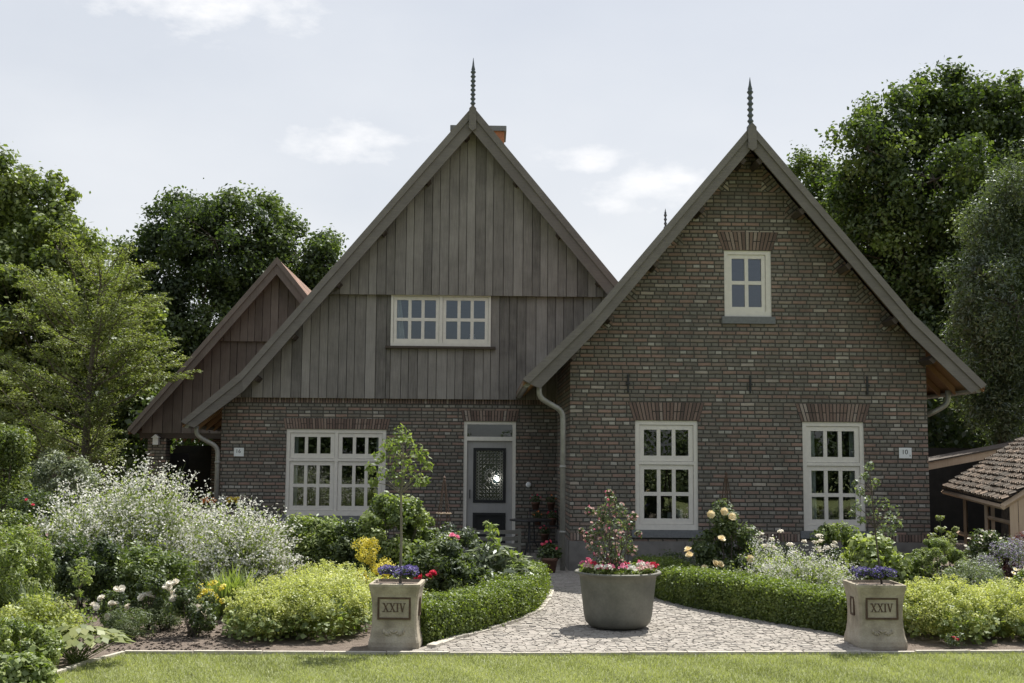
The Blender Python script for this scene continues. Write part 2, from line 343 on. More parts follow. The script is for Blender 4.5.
class MB:
    """collects faces with uvs in metres and a tone per face; build() links one mesh object"""
    def __init__(s): s.v = []; s.f = []; s.uv = []; s.t = []; s.mi = []
    def poly(s, pts, uv=None, tone=.5, mi=0):
        pts = [Vector(p) for p in pts]; i = len(s.v); s.v += [tuple(p) for p in pts]
        s.f.append(tuple(range(i, i + len(pts)))); s.t.append(tone); s.mi.append(mi)
        if uv is None:
            n = Vector((0, 0, 0))
            for a, b in zip(pts, pts[1:] + pts[:1]): n += a.cross(b)
            ax = [abs(c) for c in n]
            if ax[1] >= ax[0] and ax[1] >= ax[2]: uv = [(p.x, p.z) for p in pts]
            elif ax[0] >= ax[2]: uv = [(p.y, p.z) for p in pts]
            else: uv = [(p.x, p.y) for p in pts]
        s.uv.append(uv); return s
    def box(s, x0, x1, y0, y1, z0, z1, tone=.5, mi=0, bev=0):
        if bev: return s.bbox(x0, x1, y0, y1, z0, z1, tone, mi, bev)
        P = lambda a, b, c: ((x0, x1)[a], (y0, y1)[b], (z0, z1)[c])
        for q in (((0,0,0),(1,0,0),(1,0,1),(0,0,1)), ((1,1,0),(0,1,0),(0,1,1),(1,1,1)), ((0,1,0),(0,0,0),(0,0,1),(0,1,1)),
                  ((1,0,0),(1,1,0),(1,1,1),(1,0,1)), ((0,0,1),(1,0,1),(1,1,1),(0,1,1)), ((0,1,0),(1,1,0),(1,0,0),(0,0,0))):
            s.poly([P(*c) for c in q], None, tone, mi)
        return s
    def bbox(s, x0, x1, y0, y1, z0, z1, tone, mi, b):
        # box with chamfered front/vertical edges
        s.prism([(x0 + b, y0), (x1 - b, y0), (x1, y0 + b), (x1, y1 - b), (x1 - b, y1), (x0 + b, y1), (x0, y1 - b), (x0, y0 + b)], z0, z1, tone, mi); return s
    def prism(s, pts, z0, z1, tone=.5, mi=0):     # footprint (ccw) in xy
        n = len(pts)
        s.poly([(x, y, z1) for x, y in pts], None, tone, mi); s.poly([(x, y, z0) for x, y in reversed(pts)], None, tone, mi)
        for i in range(n):
            a, b = pts[i], pts[(i + 1) % n]
            s.poly([(a[0], a[1], z0), (b[0], b[1], z0), (b[0], b[1], z1), (a[0], a[1], z1)], None, tone, mi)
        return s
    def slab(s, pts, y0, y1, tone=.5, mi=0):      # outline in xz (ccw seen from -y), extruded along y
        n = len(pts)
        s.poly([(x, y0, z) for x, z in pts], None, tone, mi); s.poly([(x, y1, z) for x, z in reversed(pts)], None, tone, mi)
        for i in range(n):
            a, b = pts[i], pts[(i + 1) % n]
            s.poly([(b[0], y0, b[1]), (a[0], y0, a[1]), (a[0], y1, a[1]), (b[0], y1, b[1])], None, tone, mi)
        return s
    def tube(s, pts, r, seg=8, tone=.5, mi=0, cap=True):
        pts = [Vector(p) for p in pts]; rr = r if isinstance(r, (list, tuple)) else [r] * len(pts)
        rings = []; prev = None
        for k, p in enumerate(pts):
            d = (pts[min(k + 1, len(pts) - 1)] - pts[max(k - 1, 0)]).normalized()
            if prev is None:
                a = Vector((0, 0, 1)) if abs(d.z) < .9 else Vector((1, 0, 0)); u = d.cross(a).normalized()
            else: u = (prev - d * prev.dot(d)).normalized()
            prev = u; v_ = d.cross(u); i = len(s.v)
            for q in range(seg):
                t = 2 * math.pi * q / seg; s.v.append(tuple(p + (u * math.cos(t) + v_ * math.sin(t)) * rr[k]))
            rings.append(i)
        for a, b in zip(rings, rings[1:]):
            for q in range(seg):
                q2 = (q + 1) % seg; s.f.append((a + q, a + q2, b + q2, b + q)); s.t.append(tone); s.mi.append(mi); s.uv.append([(q / seg, 0)] * 4)
        if cap:
            for a, rev in ((rings[0], True), (rings[-1], False)):
                f = tuple(a + q for q in range(seg)); s.f.append(f[::-1] if rev else f); s.t.append(tone); s.mi.append(mi); s.uv.append([(0, 0)] * seg)
        return s
    def lathe(s, prof, c=(0, 0, 0), seg=32, tone=.5, mi=0, smooth=False):
        i0 = len(s.v)
        for r, z in prof:
            for q in range(seg):
                t = 2 * math.pi * q / seg; s.v.append((c[0] + r * math.cos(t), c[1] + r * math.sin(t), c[2] + z))
        for k in range(len(prof) - 1):
            for q in range(seg):
                q2 = (q + 1) % seg; a = i0 + k * seg; b = a + seg
                s.f.append((a + q, a + q2, b + q2, b + q)); s.t.append(tone); s.mi.append(mi); s.uv.append([(q / seg, 0)] * 4)
        return s
    def build(s, name, mat, parent=None, smooth=False, loc=None):
        me = bpy.data.meshes.new(name); me.from_pydata(s.v, [], s.f)
        uvl = me.uv_layers.new(name='UVMap'); flat = [c for f in s.uv for p in f for c in p]
        uvl.data.foreach_set('uv', flat)
        at = me.attributes.new('tone', 'FLOAT', 'FACE'); at.data.foreach_set('value', s.t)
        for m_ in (mat if isinstance(mat, (list, tuple)) else [mat]): me.materials.append(M[m_] if isinstance(m_, str) else m_)
        me.polygons.foreach_set('material_index', s.mi)
        if smooth: me.polygons.foreach_set('use_smooth', [True] * len(s.f))
        me.update()
        o = bpy.data.objects.new(name, me); COL.objects.link(o)
        if parent: o.parent = parent
        if loc: o.location = loc
        return o

rng = np.random.default_rng(7)
def unit(a): return a / (np.linalg.norm(a, axis=1, keepdims=True) + 1e-9)
def rdir(n): return unit(rng.normal(size=(n, 3)))
def quads(name, V, tone, mat, parent=None, loc=None):
    """V (n,4,3) quads -> one mesh"""
    n = len(V); me = bpy.data.meshes.new(name)
    me.vertices.add(n * 4); me.vertices.foreach_set('co', V.reshape(-1).astype(np.float32))
    me.loops.add(n * 4); me.loops.foreach_set('vertex_index', np.arange(n * 4, dtype=np.int32))
    me.polygons.add(n); me.polygons.foreach_set('loop_start', np.arange(0, n * 4, 4, dtype=np.int32))
    at = me.attributes.new('tone', 'FLOAT', 'FACE'); at.data.foreach_set('value', np.clip(tone, 0, 1).astype(np.float32))
    me.materials.append(M[mat]); me.update(calc_edges=True)
    o = bpy.data.objects.new(name, me); COL.objects.link(o)
    if parent: o.parent = parent
    if loc is not None: o.location = loc
    return o
def leafquads(P, Nn, Ln, aspect=.5, T=None):
    """diamond leaves centred on P, normal Nn, length Ln"""
    n = len(P); T = rdir(n) if T is None else T
    T = unit(T - Nn * np.sum(T * Nn, axis=1, keepdims=True)); B = np.cross(Nn, T)
    l = np.asarray(Ln).reshape(-1, 1) * np.ones((n, 1)); a = T * l / 2; b = B * l * aspect / 2
    off = T * l * .08
    return np.stack([P - a, P - off + b, P + a, P - off - b], axis=1)
def clump_cloud(centres, radii, n_each, up=.5, shell=.55, flat=1.0):
    """points around clump centres; returns P, outward normal, clump index"""
    k = len(centres); idx = np.repeat(np.arange(k), n_each); n = len(idx)
    d = rdir(n); r = rng.random(n) ** (1 / 3.) * (1 - shell * .0); r = shell + (1 - shell) * r if shell < 1 else r
    r = r * (0.75 + .35 * rng.random(n))
    P = centres[idx] + d * (radii[idx] * r)[:, None] * np.array([1, 1, flat])
    Nn = unit(d * .6 + rdir(n) * .7 + np.array([0, 0, up]))
    return P, Nn, idx
def ell_points(c, r, n, surf=.7):
    d = rdir(n); rad = rng.random(n) ** (1 / 3.); rad = surf * (.82 + .18 * rad) + (1 - surf) * rad
    return np.array(c) + d * rad[:, None] * np.array(r)

# ================================================================ ground, lawn, beds, path
def sheet(name, pts, z, mat, label=None, kind='structure', uvs=None):
    b = MB(); b.poly([(x, y, z) for x, y in pts]); return tag(b.build(name, mat), label, None, None, kind)
sheet('ground', [(-400, -400), (400, -400), (400, 400), (-400, 400)], -.012, 'turf')
sheet('lawn', [(-40, -40), (40, -40), (40, 13.2), (4.73, 10.81), (.02, 10.49), (-3.40, 10.42), (-3.55, 9.9), (-3.62, 9.3), (-4.3, 8.2), (-9, 6.5), (-40, 6.5)], -.004, 'turf')
sheet('planting_bed', [(-14, 9.6), (-4.6, 8.3), (-3.66, 9.3), (-3.60, 9.9), (-3.44, 10.46), (.02, 10.53), (4.73, 10.85), (14, 11.5), (14, 30), (-14, 30)], 0.0, 'soil')
path_poly = [(-.95, 10.52), (3.35, 10.78), (3.30, 11.9), (2.75, 12.72), (2.3, 13.45), (1.95, 14.4), (1.75, 15.2), (1.6, 16.4), (1.6, 17.9), (.9, 17.9), (.86, 21.2), (-2.2, 21.2), (-2.2, 19.2), (-.3, 18.9), (.35, 17.6), (.50, 16.2), (.44, 14.5), (.30, 13.35), (-.25, 11.85), (-.75, 10.95)]
def inside(x, y, poly):
    c = False; j = len(poly) - 1
    for i in range(len(poly)):
        xi, yi = poly[i]; xj, yj = poly[j]
        if (yi > y) != (yj > y) and x < (xj - xi) * (y - yi) / (yj - yi) + xi: c = not c
        j = i
    return c
sheet('path_bedding', path_poly, .008, 'sand')
random.seed(4)
b = MB(); y = 10.58
while y < 21.1:
    h = random.uniform(.055, .085); x = -2.3 + random.uniform(0, .1)
    while x < 3.5:
        wd = random.uniform(.055, .125)
        wob = .05 * math.sin(x * 1.7) + .03 * math.sin(y * 2 + x * 3)
        xc, yc = x + wd / 2, y + h / 2 + wob
        if inside(xc, yc, path_poly) and inside(x, yc, path_poly) and inside(x + wd, yc, path_poly):
            g = .002; z = .014 + random.uniform(0, .005); tn = .2 + .6 * random.random(); i = .007
            X0, X1, Y0, Y1 = x + g, x + wd - g, yc - h / 2 + g, yc + h / 2 - g
            j = [random.uniform(-.008, .008) for _ in range(8)]; dz = [random.uniform(-.003, .003) for _ in range(4)]
            lowr = [(X0 + j[0], Y0 + j[1], .005), (X1 + j[2], Y0 + j[3], .005), (X1 + j[4], Y1 + j[5], .005), (X0 + j[6], Y1 + j[7], .005)]
            top = [(X0 + i + j[0], Y0 + i + j[1], z + dz[0]), (X1 - i + j[2], Y0 + i + j[3], z + dz[1]), (X1 - i + j[4], Y1 - i + j[5], z + dz[2]), (X0 + i + j[6], Y1 - i + j[7], z + dz[3])]
            b.poly(top, None, tn)
            for q in range(4): b.poly([lowr[q], lowr[(q + 1) % 4], top[(q + 1) % 4], top[q]], None, tn)
        x += wd
    y += h
tag(b.build('path', 'sett'), None, None, None, 'structure')
# kerbs
b = MB(); line = [(-4.6, 8.27), (-3.98, 8.85), (-3.66, 9.3), (-3.58, 9.9), (-3.42, 10.43), (-2.2, 10.46), (-1.1, 10.49), (.02, 10.51), (1.6, 10.60), (3.2, 10.71), (4.73, 10.83), (6.4, 10.99), (9, 11.2)]
for (x0, y0), (x1, y1) in zip(line, line[1:]):
    L_ = math.hypot(x1 - x0, y1 - y0); n = max(1, round(L_ / .5)); nx, ny = -(y1 - y0) / L_, (x1 - x0) / L_
    for k in range(n):
        a, c = k / n + .004, (k + 1) / n - .004; w2 = .022; z = .022 + random.uniform(-.004, .005)
        p = [(x0 + (x1 - x0) * t + nx * s_, y0 + (y1 - y0) * t + ny * s_) for t, s_ in ((a, -w2), (c, -w2), (c, w2), (a, w2))]
        b.prism(p, -.03, z, random.random())
tag(b.build('lawn_kerb', 'kerb'), None, None, None, 'structure')
b = MB()
line = [(-.72, 10.75), (-.55, 11.25), (-.22, 11.86), (.10, 12.6), (.33, 13.34), (.47, 14.4), (.54, 15.4), (.52, 16.3), (.38, 17.5)]
for (x0, y0), (x1, y1) in zip(line, line[1:]):
    L_ = math.hypot(x1 - x0, y1 - y0); n = max(1, round(L_ / .2)); nx, ny = -(y1 - y0) / L_, (x1 - x0) / L_
    for k in range(n):
        a, c = k / n + .012, (k + 1) / n - .012; w2 = .045; z = .035 + random.uniform(-.006, .01)
        p = [(x0 + (x1 - x0) * t + nx * s_, y0 + (y1 - y0) * t + ny * s_) for t, s_ in ((a, -w2), (c, -w2), (c, w2), (a, w2))]
        b.prism(p, -.01, z, random.random())
tag(b.build('path_kerb', 'kerb'), None, None, None, 'structure')

# ================================================================ the house (own frame: x along the facade, y into depth)
HOUSE_ROT = R(1.4)
house = empty('house', 'brick and grey timber country house with three steep gables behind the garden', 'house', (0, 18, 0), HOUSE_ROT)
HM = Matrix.Translation((0, 18, 0)) @ Matrix.Rotation(HOUSE_ROT, 4, 'Z')
def hp(u, wv, z=0): return tuple(HM @ Vector((u, wv, z)))

def poly_top(pts):       # piecewise linear z(x)
    def f(x):
        for (xa, za), (xb, zb) in zip(pts, pts[1:]):
            if xa <= x <= xb: return za + (zb - za) * (x - xa) / (xb - xa)
        return pts[0][1] if x < pts[0][0] else pts[-1][1]
    return f
def wall_front(b, x0, x1, zb, top, yf, openings, reveal=.11, extra=()):
    xs = sorted({x0, x1, *[x for o in openings for x in o[:2] if x0 < x < x1], *[e for e in extra if x0 < e < x1]})
    for xa, xb in zip(xs, xs[1:]):
        m = (xa + xb) / 2; z = zb
        for o in sorted([o for o in openings if o[0] < m < o[1]], key=lambda o: o[2]):
            if o[2] > z: b.poly([(xa, yf, z), (xb, yf, z), (xb, yf, o[2]), (xa, yf, o[2])])
            z = o[3]
        b.poly([(xa, yf, z), (xb, yf, z), (xb, yf, top(xb)), (xa, yf, top(xa))])
    for (a, c, z0, z1) in openings:
        y1 = yf + reveal
        b.poly([(a, yf, z0), (c, yf, z0), (c, y1, z0), (a, y1, z0)]); b.poly([(a, y1, z1), (c, y1, z1), (c, yf, z1), (a, yf, z1)])
        b.poly([(a, yf, z0), (a, y1, z0), (a, y1, z1), (a, yf, z1)]); b.poly([(c, y1, z0), (c, yf, z0), (c, yf, z1), (c, y1, z1)])

# --- front wing (right gable)
WU = 3.712
w_outer = [(WU - 3.555, 2.905), (WU - 2.47, 3.965), (WU, 6.925), (WU + 2.47, 3.965), (WU + 3.575, 2.885)]
w_inner = [(WU - 3.29, 2.785), (WU - 2.44, 3.66), (WU, 6.575), (WU + 2.44, 3.66), (WU + 3.34, 2.775)]
w_line = poly_top([(x, z - .14) for x, z in w_outer])
w1, w2, ur = (1.938, 2.923, .634, 2.33), (4.573, 5.548, .634, 2.33), (3.365, 4.118, 3.985, 5.045)
U0, U1 = .92, 6.56
b = MB(); wall_front(b, U0, U1, 0, w_line, 0, [w1, w2, ur], extra=(WU, WU - 2.47, WU + 2.47))
b.poly([(U0, 12.5, 0), (U0, 0, 0), (U0, 0, w_line(U0)), (U0, 12.5, w_line(U0))]); b.poly([(U1, 0, 0), (U1, 12.5, 0), (U1, 12.5, w_line(U1)), (U1, 0, w_line(U1))])
b.poly([(U1, 12.5, 0), (U0, 12.5, 0), (U0, 12.5, w_line(U0)), (WU, 12.5, w_line(WU)), (U1, 12.5, w_line(U1))])
b.build('wing_wall', 'brick', house)

def roof(outer, y0, y1, name='roof', th=.05, mats='tile'):
    b = MB(); s = 0
    for (xa, za), (xb, zb) in zip(outer, outer[1:]):
        l = math.hypot(xb - xa, zb - za)
        b.poly([(xa, y0, za), (xb, y0, zb), (xb, y1, zb), (xa, y1, za)], [(y0, s), (y0, s + l), (y1, s + l), (y1, s)])
        for yy in (y0, y1): b.poly([(xa, yy, za - th), (xb, yy, zb - th), (xb, yy, zb), (xa, yy, za)])
        b.poly([(xa, y0, za - th), (xa, y1, za - th), (xb, y1, zb - th), (xb, y0, zb - th)])
        s += l
    for i in (0, -1):
        x, z = outer[i]; b.poly([(x, y0, z - th), (x, y1, z - th), (x, y1, z), (x, y0, z)])
    # rounded ridge tiles
    return b.build(name, mats, house)
def soffit(outer, y0, y1, off0=.055, off1=.085):
    b = MB(); random.seed(3)
    for (xa, za), (xb, zb) in zip(outer, outer[1:]):
        l = math.hypot(xb - xa, zb - za); n = max(1, int(l / .14))
        for k in range(n):
            a, c = k / n + .004, (k + 1) / n - .004; pa = (xa + (xb - xa) * a, za + (zb - za) * a); pc = (xa + (xb - xa) * c, za + (zb - za) * c); t = random.random()
            b.poly([(pa[0], y0, pa[1] - off1), (pa[0], y1, pa[1] - off1), (pc[0], y1, pc[1] - off1), (pc[0], y0, pc[1] - off1)], None, t)
        for yy in (y0, y1): b.poly([(xa, yy, za - off1), (xb, yy, zb - off1), (xb, yy, zb - off0), (xa, yy, za - off0)])
    return b.build('soffit', 'soffit', house)
def barge(outer, inner, y0, th=.035, mat='barge'):
    for side in (0, 1):
        o_, i_ = (outer[:3], inner[:3]) if side == 0 else (outer[2:], inner[2:])
        b = MB()
        for k in range(2):
            q = [i_[k], i_[k + 1], o_[k + 1], o_[k]]
            if side == 1 and k == 0 or side == 0 and k == 1: pass
            b.slab(q, y0, y0 + th, .3 + .2 * k + side * .1)
            # proud cap strip along the top edge
            mid = [((a[0] + (c[0] - a[0]) * .36), (a[1] + (c[1] - a[1]) * .36)) for a, c in ((o_[k], i_[k]), (o_[k + 1], i_[k + 1]))]
            up = [(p[0], p[1] + .022) for p in (o_[k], o_[k + 1])]
            b.slab([mid[0], mid[1], up[1], up[0]], y0 - .028, y0 - .002, .62 + .1 * k)
            # end nails seam
        b.build('verge_board', mat, house)
def kingpost(u, y0, ztop, h, wd):
    b = MB(); b.slab([(u - wd / 2, ztop - h), (u, ztop - h - .05), (u + wd / 2, ztop - h), (u + wd / 2, ztop - .03), (u, ztop + .04), (u - wd / 2, ztop - .03)], y0 - .06, y0 - .03, .45)
    b.build('apex_board', 'barge', house)
def finial(u, yv, z0, z1, beads, r=.042):
    spike = (z1 - z0) * .24; body = z1 - z0 - spike; prof = [(r * 1.3, -.12), (r * 1.2, 0), (r * .55, .04)]; st = (body - .05) / beads
    for k in range(beads):
        z = .05 + k * st; prof += [(r * .55, z + st * .12), (r * .98, z + st * .42), (r * 1.02, z + st * .52), (r * .55, z + st * .85)]
    prof += [(r * .75, body), (r * .45, body + spike * .3), (.003, body + spike)]
    MB().lathe(prof, (u, yv, z0), 14).build('finial', 'steel', house, True)
def purlins(outer, y0, y1, ds, sides=(0, 1), sz=(.09, .10)):
    for side in sides:
        pts = outer[:3][::-1] if side == 0 else outer[2:]
        for d in ds:
            rem = d
            for (xa, za), (xb, zb) in zip(pts, pts[1:]):
                l = math.hypot(xb - xa, zb - za)
                if rem <= l:
                    x = xa + (xb - xa) * rem / l; z = za + (zb - za) * rem / l - .29; sg = -1 if side == 0 else 1
                    dx, dz = (xb - xa) / l, (zb - za) / l; nx, nz = (-dz * sg * -1, dx * sg * -1) if False else (0, 0)
                    down = (-abs(dz) * sg, -abs(dx)); t = (dx, dz)
                    # rectangle below the boards
                    p0 = (x - t[0] * sz[0] / 2, z - t[1] * sz[0] / 2 ); p1 = (x + t[0] * sz[0] / 2, z + t[1] * sz[0] / 2)
                    dn = (down[0] * sz[1], down[1] * sz[1])
                    MB().slab([(p0[0] + dn[0], p0[1] + dn[1]), (p1[0] + dn[0], p1[1] + dn[1]), p1, p0], y0, y1, .5).build('purlin', 'darkwood', house)
                    break
                rem -= l
roof(w_outer, -.47, 12.7); soffit(w_outer, -.44, 0.0)
b = MB()
for off in (-1, 1):   # boards under the eaves overhang all along the side walls
    pts = w_outer[:2] if off < 0 else w_outer[3:]
    (xa, za), (xb, zb) = pts
    b.poly([(xa, 0, za - .085), (xa, 12.6, za - .085), (xb, 12.6, zb - .085), (xb, 0, zb - .085)], None, .5)
    k = 0.35
    while k < 12:
        x_in = U0 if off < 0 else U1
        xo = xa + .12 if off < 0 else xb - .12
        f = poly_top(w_outer)
        b.slab([(min(xo, x_in), f(min(xo, x_in)) - .2), (max(xo, x_in), f(max(xo, x_in)) - .2), (max(xo, x_in), f(max(xo, x_in)) - .09), (min(xo, x_in), f(min(xo, x_in)) - .09)], k, k + .07, .6); k += .62
b.build('eaves_rafters', 'soffit', house)
barge(w_outer, w_inner, -.51); kingpost(WU, -.51, 6.93, .36, .13)
finial(WU, -.44, 6.93, 7.735, 6, .05)
purlins(w_outer, -.47, .02, (.28, 1.30, 2.42, 3.52, 4.35))
# braided brick triangles along the verges
sl = math.atan2(6.925 - 3.965, 2.47)
for side in (-1, 1):
    b = MB()
    s = .15; Lm = 4.0
    bx, bz = WU + side * 2.82, w_line(WU + side * 2.82)
    a0 = (WU + side * 2.55, w_line(WU + side * 2.55))
    d = (-side * math.cos(sl), math.sin(sl)); n = (-side * math.sin(sl), -math.cos(sl))
    base = (WU + side * 2.62, w_line(WU + side * 2.47) - (2.62 - 2.47) * 1.198)
    while s < 3.55:
        p0 = (base[0] + d[0] * s, base[1] + d[1] * s); p1 = (base[0] + d[0] * (s + .56), base[1] + d[1] * (s + .56))
        p2 = (base[0] + d[0] * (s + .28) + n[0] * .30, base[1] + d[1] * (s + .28) + n[1] * .30)
        q = [p0, p1, p2]; uv = [(0, s), (0, s + .56), (.30, s + .28)]
        if side > 0: q = q[::-1]; uv = uv[::-1]
        b.poly([(x, -.004, z) for x, z in q][::-1], uv[::-1], .5); s += .58
    b.build('braided_brickwork', 'brick', house)

# plinth, soldier band, wall anchors
b = MB(); random.seed(8); x = U0 - .02
while x < U1 + .02:
    x2 = min(x + random.uniform(.85, 1.15), U1 + .02)
    b.box(x + .004, x2 - .004, -.025, 0.05, -.02, .335 if False else .46, random.random()); x = x2
x = 0.03
while x < 3.15:
    b.box(U0 - .025, U0 + .02, x, min(x + 1.0, 3.19), -.02, .46, random.random()); x += 1.008
b.build('plinth', 'plinth', house)
def soldier(x0, x1, z0, z1, yf, splay=0, name='brick_arch', jit=0):
    b = MB(); n = max(3, int((x1 - x0) / .05)); f = lambda t, s: (x0 + (x1 - x0) * t + s * (t - .5) * 2)
    b.slab([(x0, z0), (x1, z0), (f(1, splay), z1), (f(0, splay), z1)], yf, yf + .01, 0.0)
    for k in range(n):
        g = .14; a, c = (k + g) / n, (k + 1 - g) / n; q = random.uniform(-.002, .003); t = random.uniform(.15, 1)
        cuts = [(z0 + .003, z1 - .003)] if random.random() < .55 or z1 - z0 < .15 else [(z0 + .003, z0 + (z1 - z0) * .47), (z0 + (z1 - z0) * .52, z1 - .003)]
        for (p, r_) in cuts:
            lo_, hi_ = (p - z0) / (z1 - z0), (r_ - z0) / (z1 - z0)
            b.slab([(f(a, splay * lo_), p), (f(c, splay * lo_), p), (f(c, splay * hi_), r_), (f(a, splay * hi_), r_)], yf - .004 + q, yf, min(1, t + random.uniform(-.1, .1)))
    return b.build(name, 'arch', house)
for (o, sp) in ((w1, .09), (w2, .09)): soldier(o[0] - .02, o[1] + .02, o[3] + .002, o[3] + .285, -.004, sp)
soldier(ur[0] - .015, ur[1] + .015, ur[3] + .002, ur[3] + .30, -.004, .11)
soldier(U0, w1[0] - .06, .47, .585, -.004, 0, 'soldier_course'); soldier(w1[1] + .06, w2[0] - .06, .47, .585, -.004, 0, 'soldier_course'); soldier(w2[1] + .06, U1, .47, .585, -.004, 0, 'soldier_course')
for u in (1.828, 3.757, 5.613):
    b = MB(); b.box(u - .016, u + .016, -.03, -.004, 2.765, 3.05, .5, 0, .006); b.box(u - .03, u + .03, -.045, -.028, 2.89, 2.92); b.build('wall_anchor', 'iron', house)

# --- windows
def frame_box(b, x0, x1, z0, z1, t, y0, y1, tone=.5):
    tl, tr, tt, tb = t if isinstance(t, tuple) else (t,) * 4
    b.box(x0, x0 + tl, y0, y1, z0, z1, tone); b.box(x1 - tr, x1, y0, y1, z0, z1, tone)
    b.box(x0 + tl, x1 - tr, y0, y1, z1 - tt, z1, tone); b.box(x0 + tl, x1 - tr, y0, y1, z0, z0 + tb, tone)
def window(o, yf, cas, sill=True, rail=.072, fw=.066, sillmat='bluestone', over=.06, label=None):
    x0, x1, z0, z1 = o; b = MB(); frame_box(b, x0, x1, z0, z1, (fw, fw, fw, fw + .02), yf, yf + .11)
    W_ = b
    for (a, c, e, g, nc, nr) in cas:      # mullions/transoms between casements
        pass
    xs = sorted({c_[1] for c_ in cas if c_[1] < x1 - fw - .02}); zs = sorted({c_[2] for c_ in cas if c_[2] > z0 + fw + .04})
    for xm in xs: b.box(xm, xm + .062, yf + .001, yf + .109, z0 + fw + .02, z1 - fw)
    for zm in zs:
        cx0 = x0 + fw
        edges = [x0 + fw] + [v for xm in xs for v in (xm, xm + .062)] + [x1 - fw]
        for k in range(0, len(edges), 2): b.box(edges[k], edges[k + 1], yf - .004, yf + .108, zm - .05, zm)
    f = b.build('window', 'cream', house)
    if label: f['label'] = label
    gp = MB()
    for (a, c, e, g, nc, nr) in cas:
        s = MB(); y0 = yf + .018; m_ = .004
        frame_box(s, a + m_, c - m_, e + m_, g - m_, (rail, rail, rail, rail + .012), y0, yf + .07)
        ix0, ix1, iz0, iz1 = a + rail, c - rail, e + rail + .012, g - rail
        for k in range(1, nc): xm = ix0 + (ix1 - ix0) * k / nc; s.box(xm - .029, xm + .029, y0 + .004, yf + .066, iz0, iz1)
        for k in range(1, nr):
            zm = iz0 + (iz1 - iz0) * k / nr
            for q in range(nc):
                xa = ix0 + (ix1 - ix0) * q / nc + (.029 if q else 0); xb = ix0 + (ix1 - ix0) * (q + 1) / nc - (.029 if q < nc - 1 else 0)
                s.box(xa, xb, y0 + .004, yf + .066, zm - .029, zm + .029)
        s.build('sash', 'cream', f)
        for q in range(nc):
            for k in range(nr):
                xa, xb = ix0 + (ix1 - ix0) * q / nc, ix0 + (ix1 - ix0) * (q + 1) / nc; za, zb = iz0 + (iz1 - iz0) * k / nr, iz0 + (iz1 - iz0) * (k + 1) / nr
                j = [random.uniform(-.0012, .0012) for _ in range(2)]
                gp.poly([(xa, yf + .045 + j[0], za), (xb, yf + .045 + j[1], za), (xb, yf + .045 + j[1] - j[0], zb), (xa, yf + .045, zb)])
    gp.build('pane', 'glass', f)
    if sill:
        s = MB(); s.box(x0 - over, x1 + over, yf - .06, yf + .10, z0 - (.045 if sillmat == 'darkwood' else .115), z0 - .003, .5, 0, .008); s.build('sill', sillmat, f)
    return f
def two_light(o): # tall window: three-pane top light above a six-pane casement
    x0, x1, z0, z1 = o; zt = z0 + (z1 - z0) * .625
    return [(x0 + .066, x1 - .066, z0 + .086, zt - .05, 3, 2), (x0 + .066, x1 - .066, zt, z1 - .066, 3, 1)]
window(w1, .02, two_light(w1)); window(w2, .02, two_light(w2))
window(ur, .02, [(ur[0] + .062, ur[1] - .085, ur[2] + .08, ur[3] - .06, 2, 2)], fw=.062, rail=.062, over=.05, label='small four-pane window high in the brick gable')

# --- left part of the house
LU = -.69; LY = 3.2
l_outer = [(LU - 5.13, 2.305), (LU - 4.09, 3.2), (LU, 8.14), (LU + 2.6, 5.0), (LU + 2.9, 4.64)]
l_inner = [(LU - 4.9, 2.215), (LU - 4.05, 2.87), (LU, 7.70), (LU + 2.45, 4.74), (LU + 2.6, 4.56)]
l_line = poly_top([(LU - 5.13, 2.305 - .14), (LU - 4.09, 3.06), (LU, 8.0), (LU + 4.09, 3.06), (LU + 5.13, 2.16)])
lw, dr, ul = (-4.034, -2.212, .652, 2.218), (-.793, .163, 0.0, 2.385), (-2.158, -.318, 3.752, 4.715)
b = MB(); wall_front(b, -5.22, 3.8, 0, lambda x: min(l_line(x), 2.80), LY, [lw, dr], extra=(-4.78, -4.72, -4.6, -4.5))
b.poly([(-5.22, 12.5, 0), (-5.22, LY, 0), (-5.22, LY, 2.62), (-5.22, 12.5, 2.62)])
b.poly([(3.8, 12.5, 0), (-5.22, 12.5, 0), (-5.22, 12.5, 2.6), (-4.78, 12.5, 3.06), (LU, 12.5, 8.0), (3.4, 12.5, 3.06)])
b.build('main_wall', 'brick', house)
soldier(-5.2, 3.0, 2.70, 2.79, LY - .004, 0, 'soldier_course')
soldier(lw[0] - .03, lw[1] + .03, lw[3] + .002, lw[3] + .20, LY - .004, .04); soldier(dr[0] - .02, dr[1] + .02, dr[3] + .002, dr[3] + .20, LY - .004, .04)
def planks(x0, x1, zb, top, yf, mat, name, parent, wmin=.14, wmax=.21, cut=None, seed=5, jag=0):
    random.seed(seed); b = MB(); x = x0
    while x < x1:
        x2 = min(x + random.uniform(wmin, wmax), x1); dy = random.uniform(0, .014); t = random.random(); g = .005
        za, zc = top(x + g), top(x2 - g); zz = zb - random.uniform(0, jag)
        if x2 - x > .03 and max(za, zc) > zb + .02:
            segs = [(zz, None)]
            if cut: segs = cut(x, x2) or segs
            for (s0, s1) in segs:
                if s1 is None:
                    if x < LU < x2 and name == 'upper_cladding': pts = [(x + g, s0), (x2 - g, s0), (x2 - g, zc), (LU, top(LU)), (x + g, za)]
                    else: pts = [(x + g, s0), (x2 - g, s0), (x2 - g, max(zc, s0 + .01)), (x + g, max(za, s0 + .01))]
                else: pts = [(x + g, s0), (x2 - g, s0), (x2 - g, s1), (x + g, s1)]
                b.slab(pts, yf + dy, yf + .03 + dy, t)
        x = x2
    return b.build(name, mat, parent)
def cut_ul(xa, xb):
    if xb > ul[0] + .02 and xa < ul[1] - .02: return [(2.785, ul[2] - .05)]
    return None
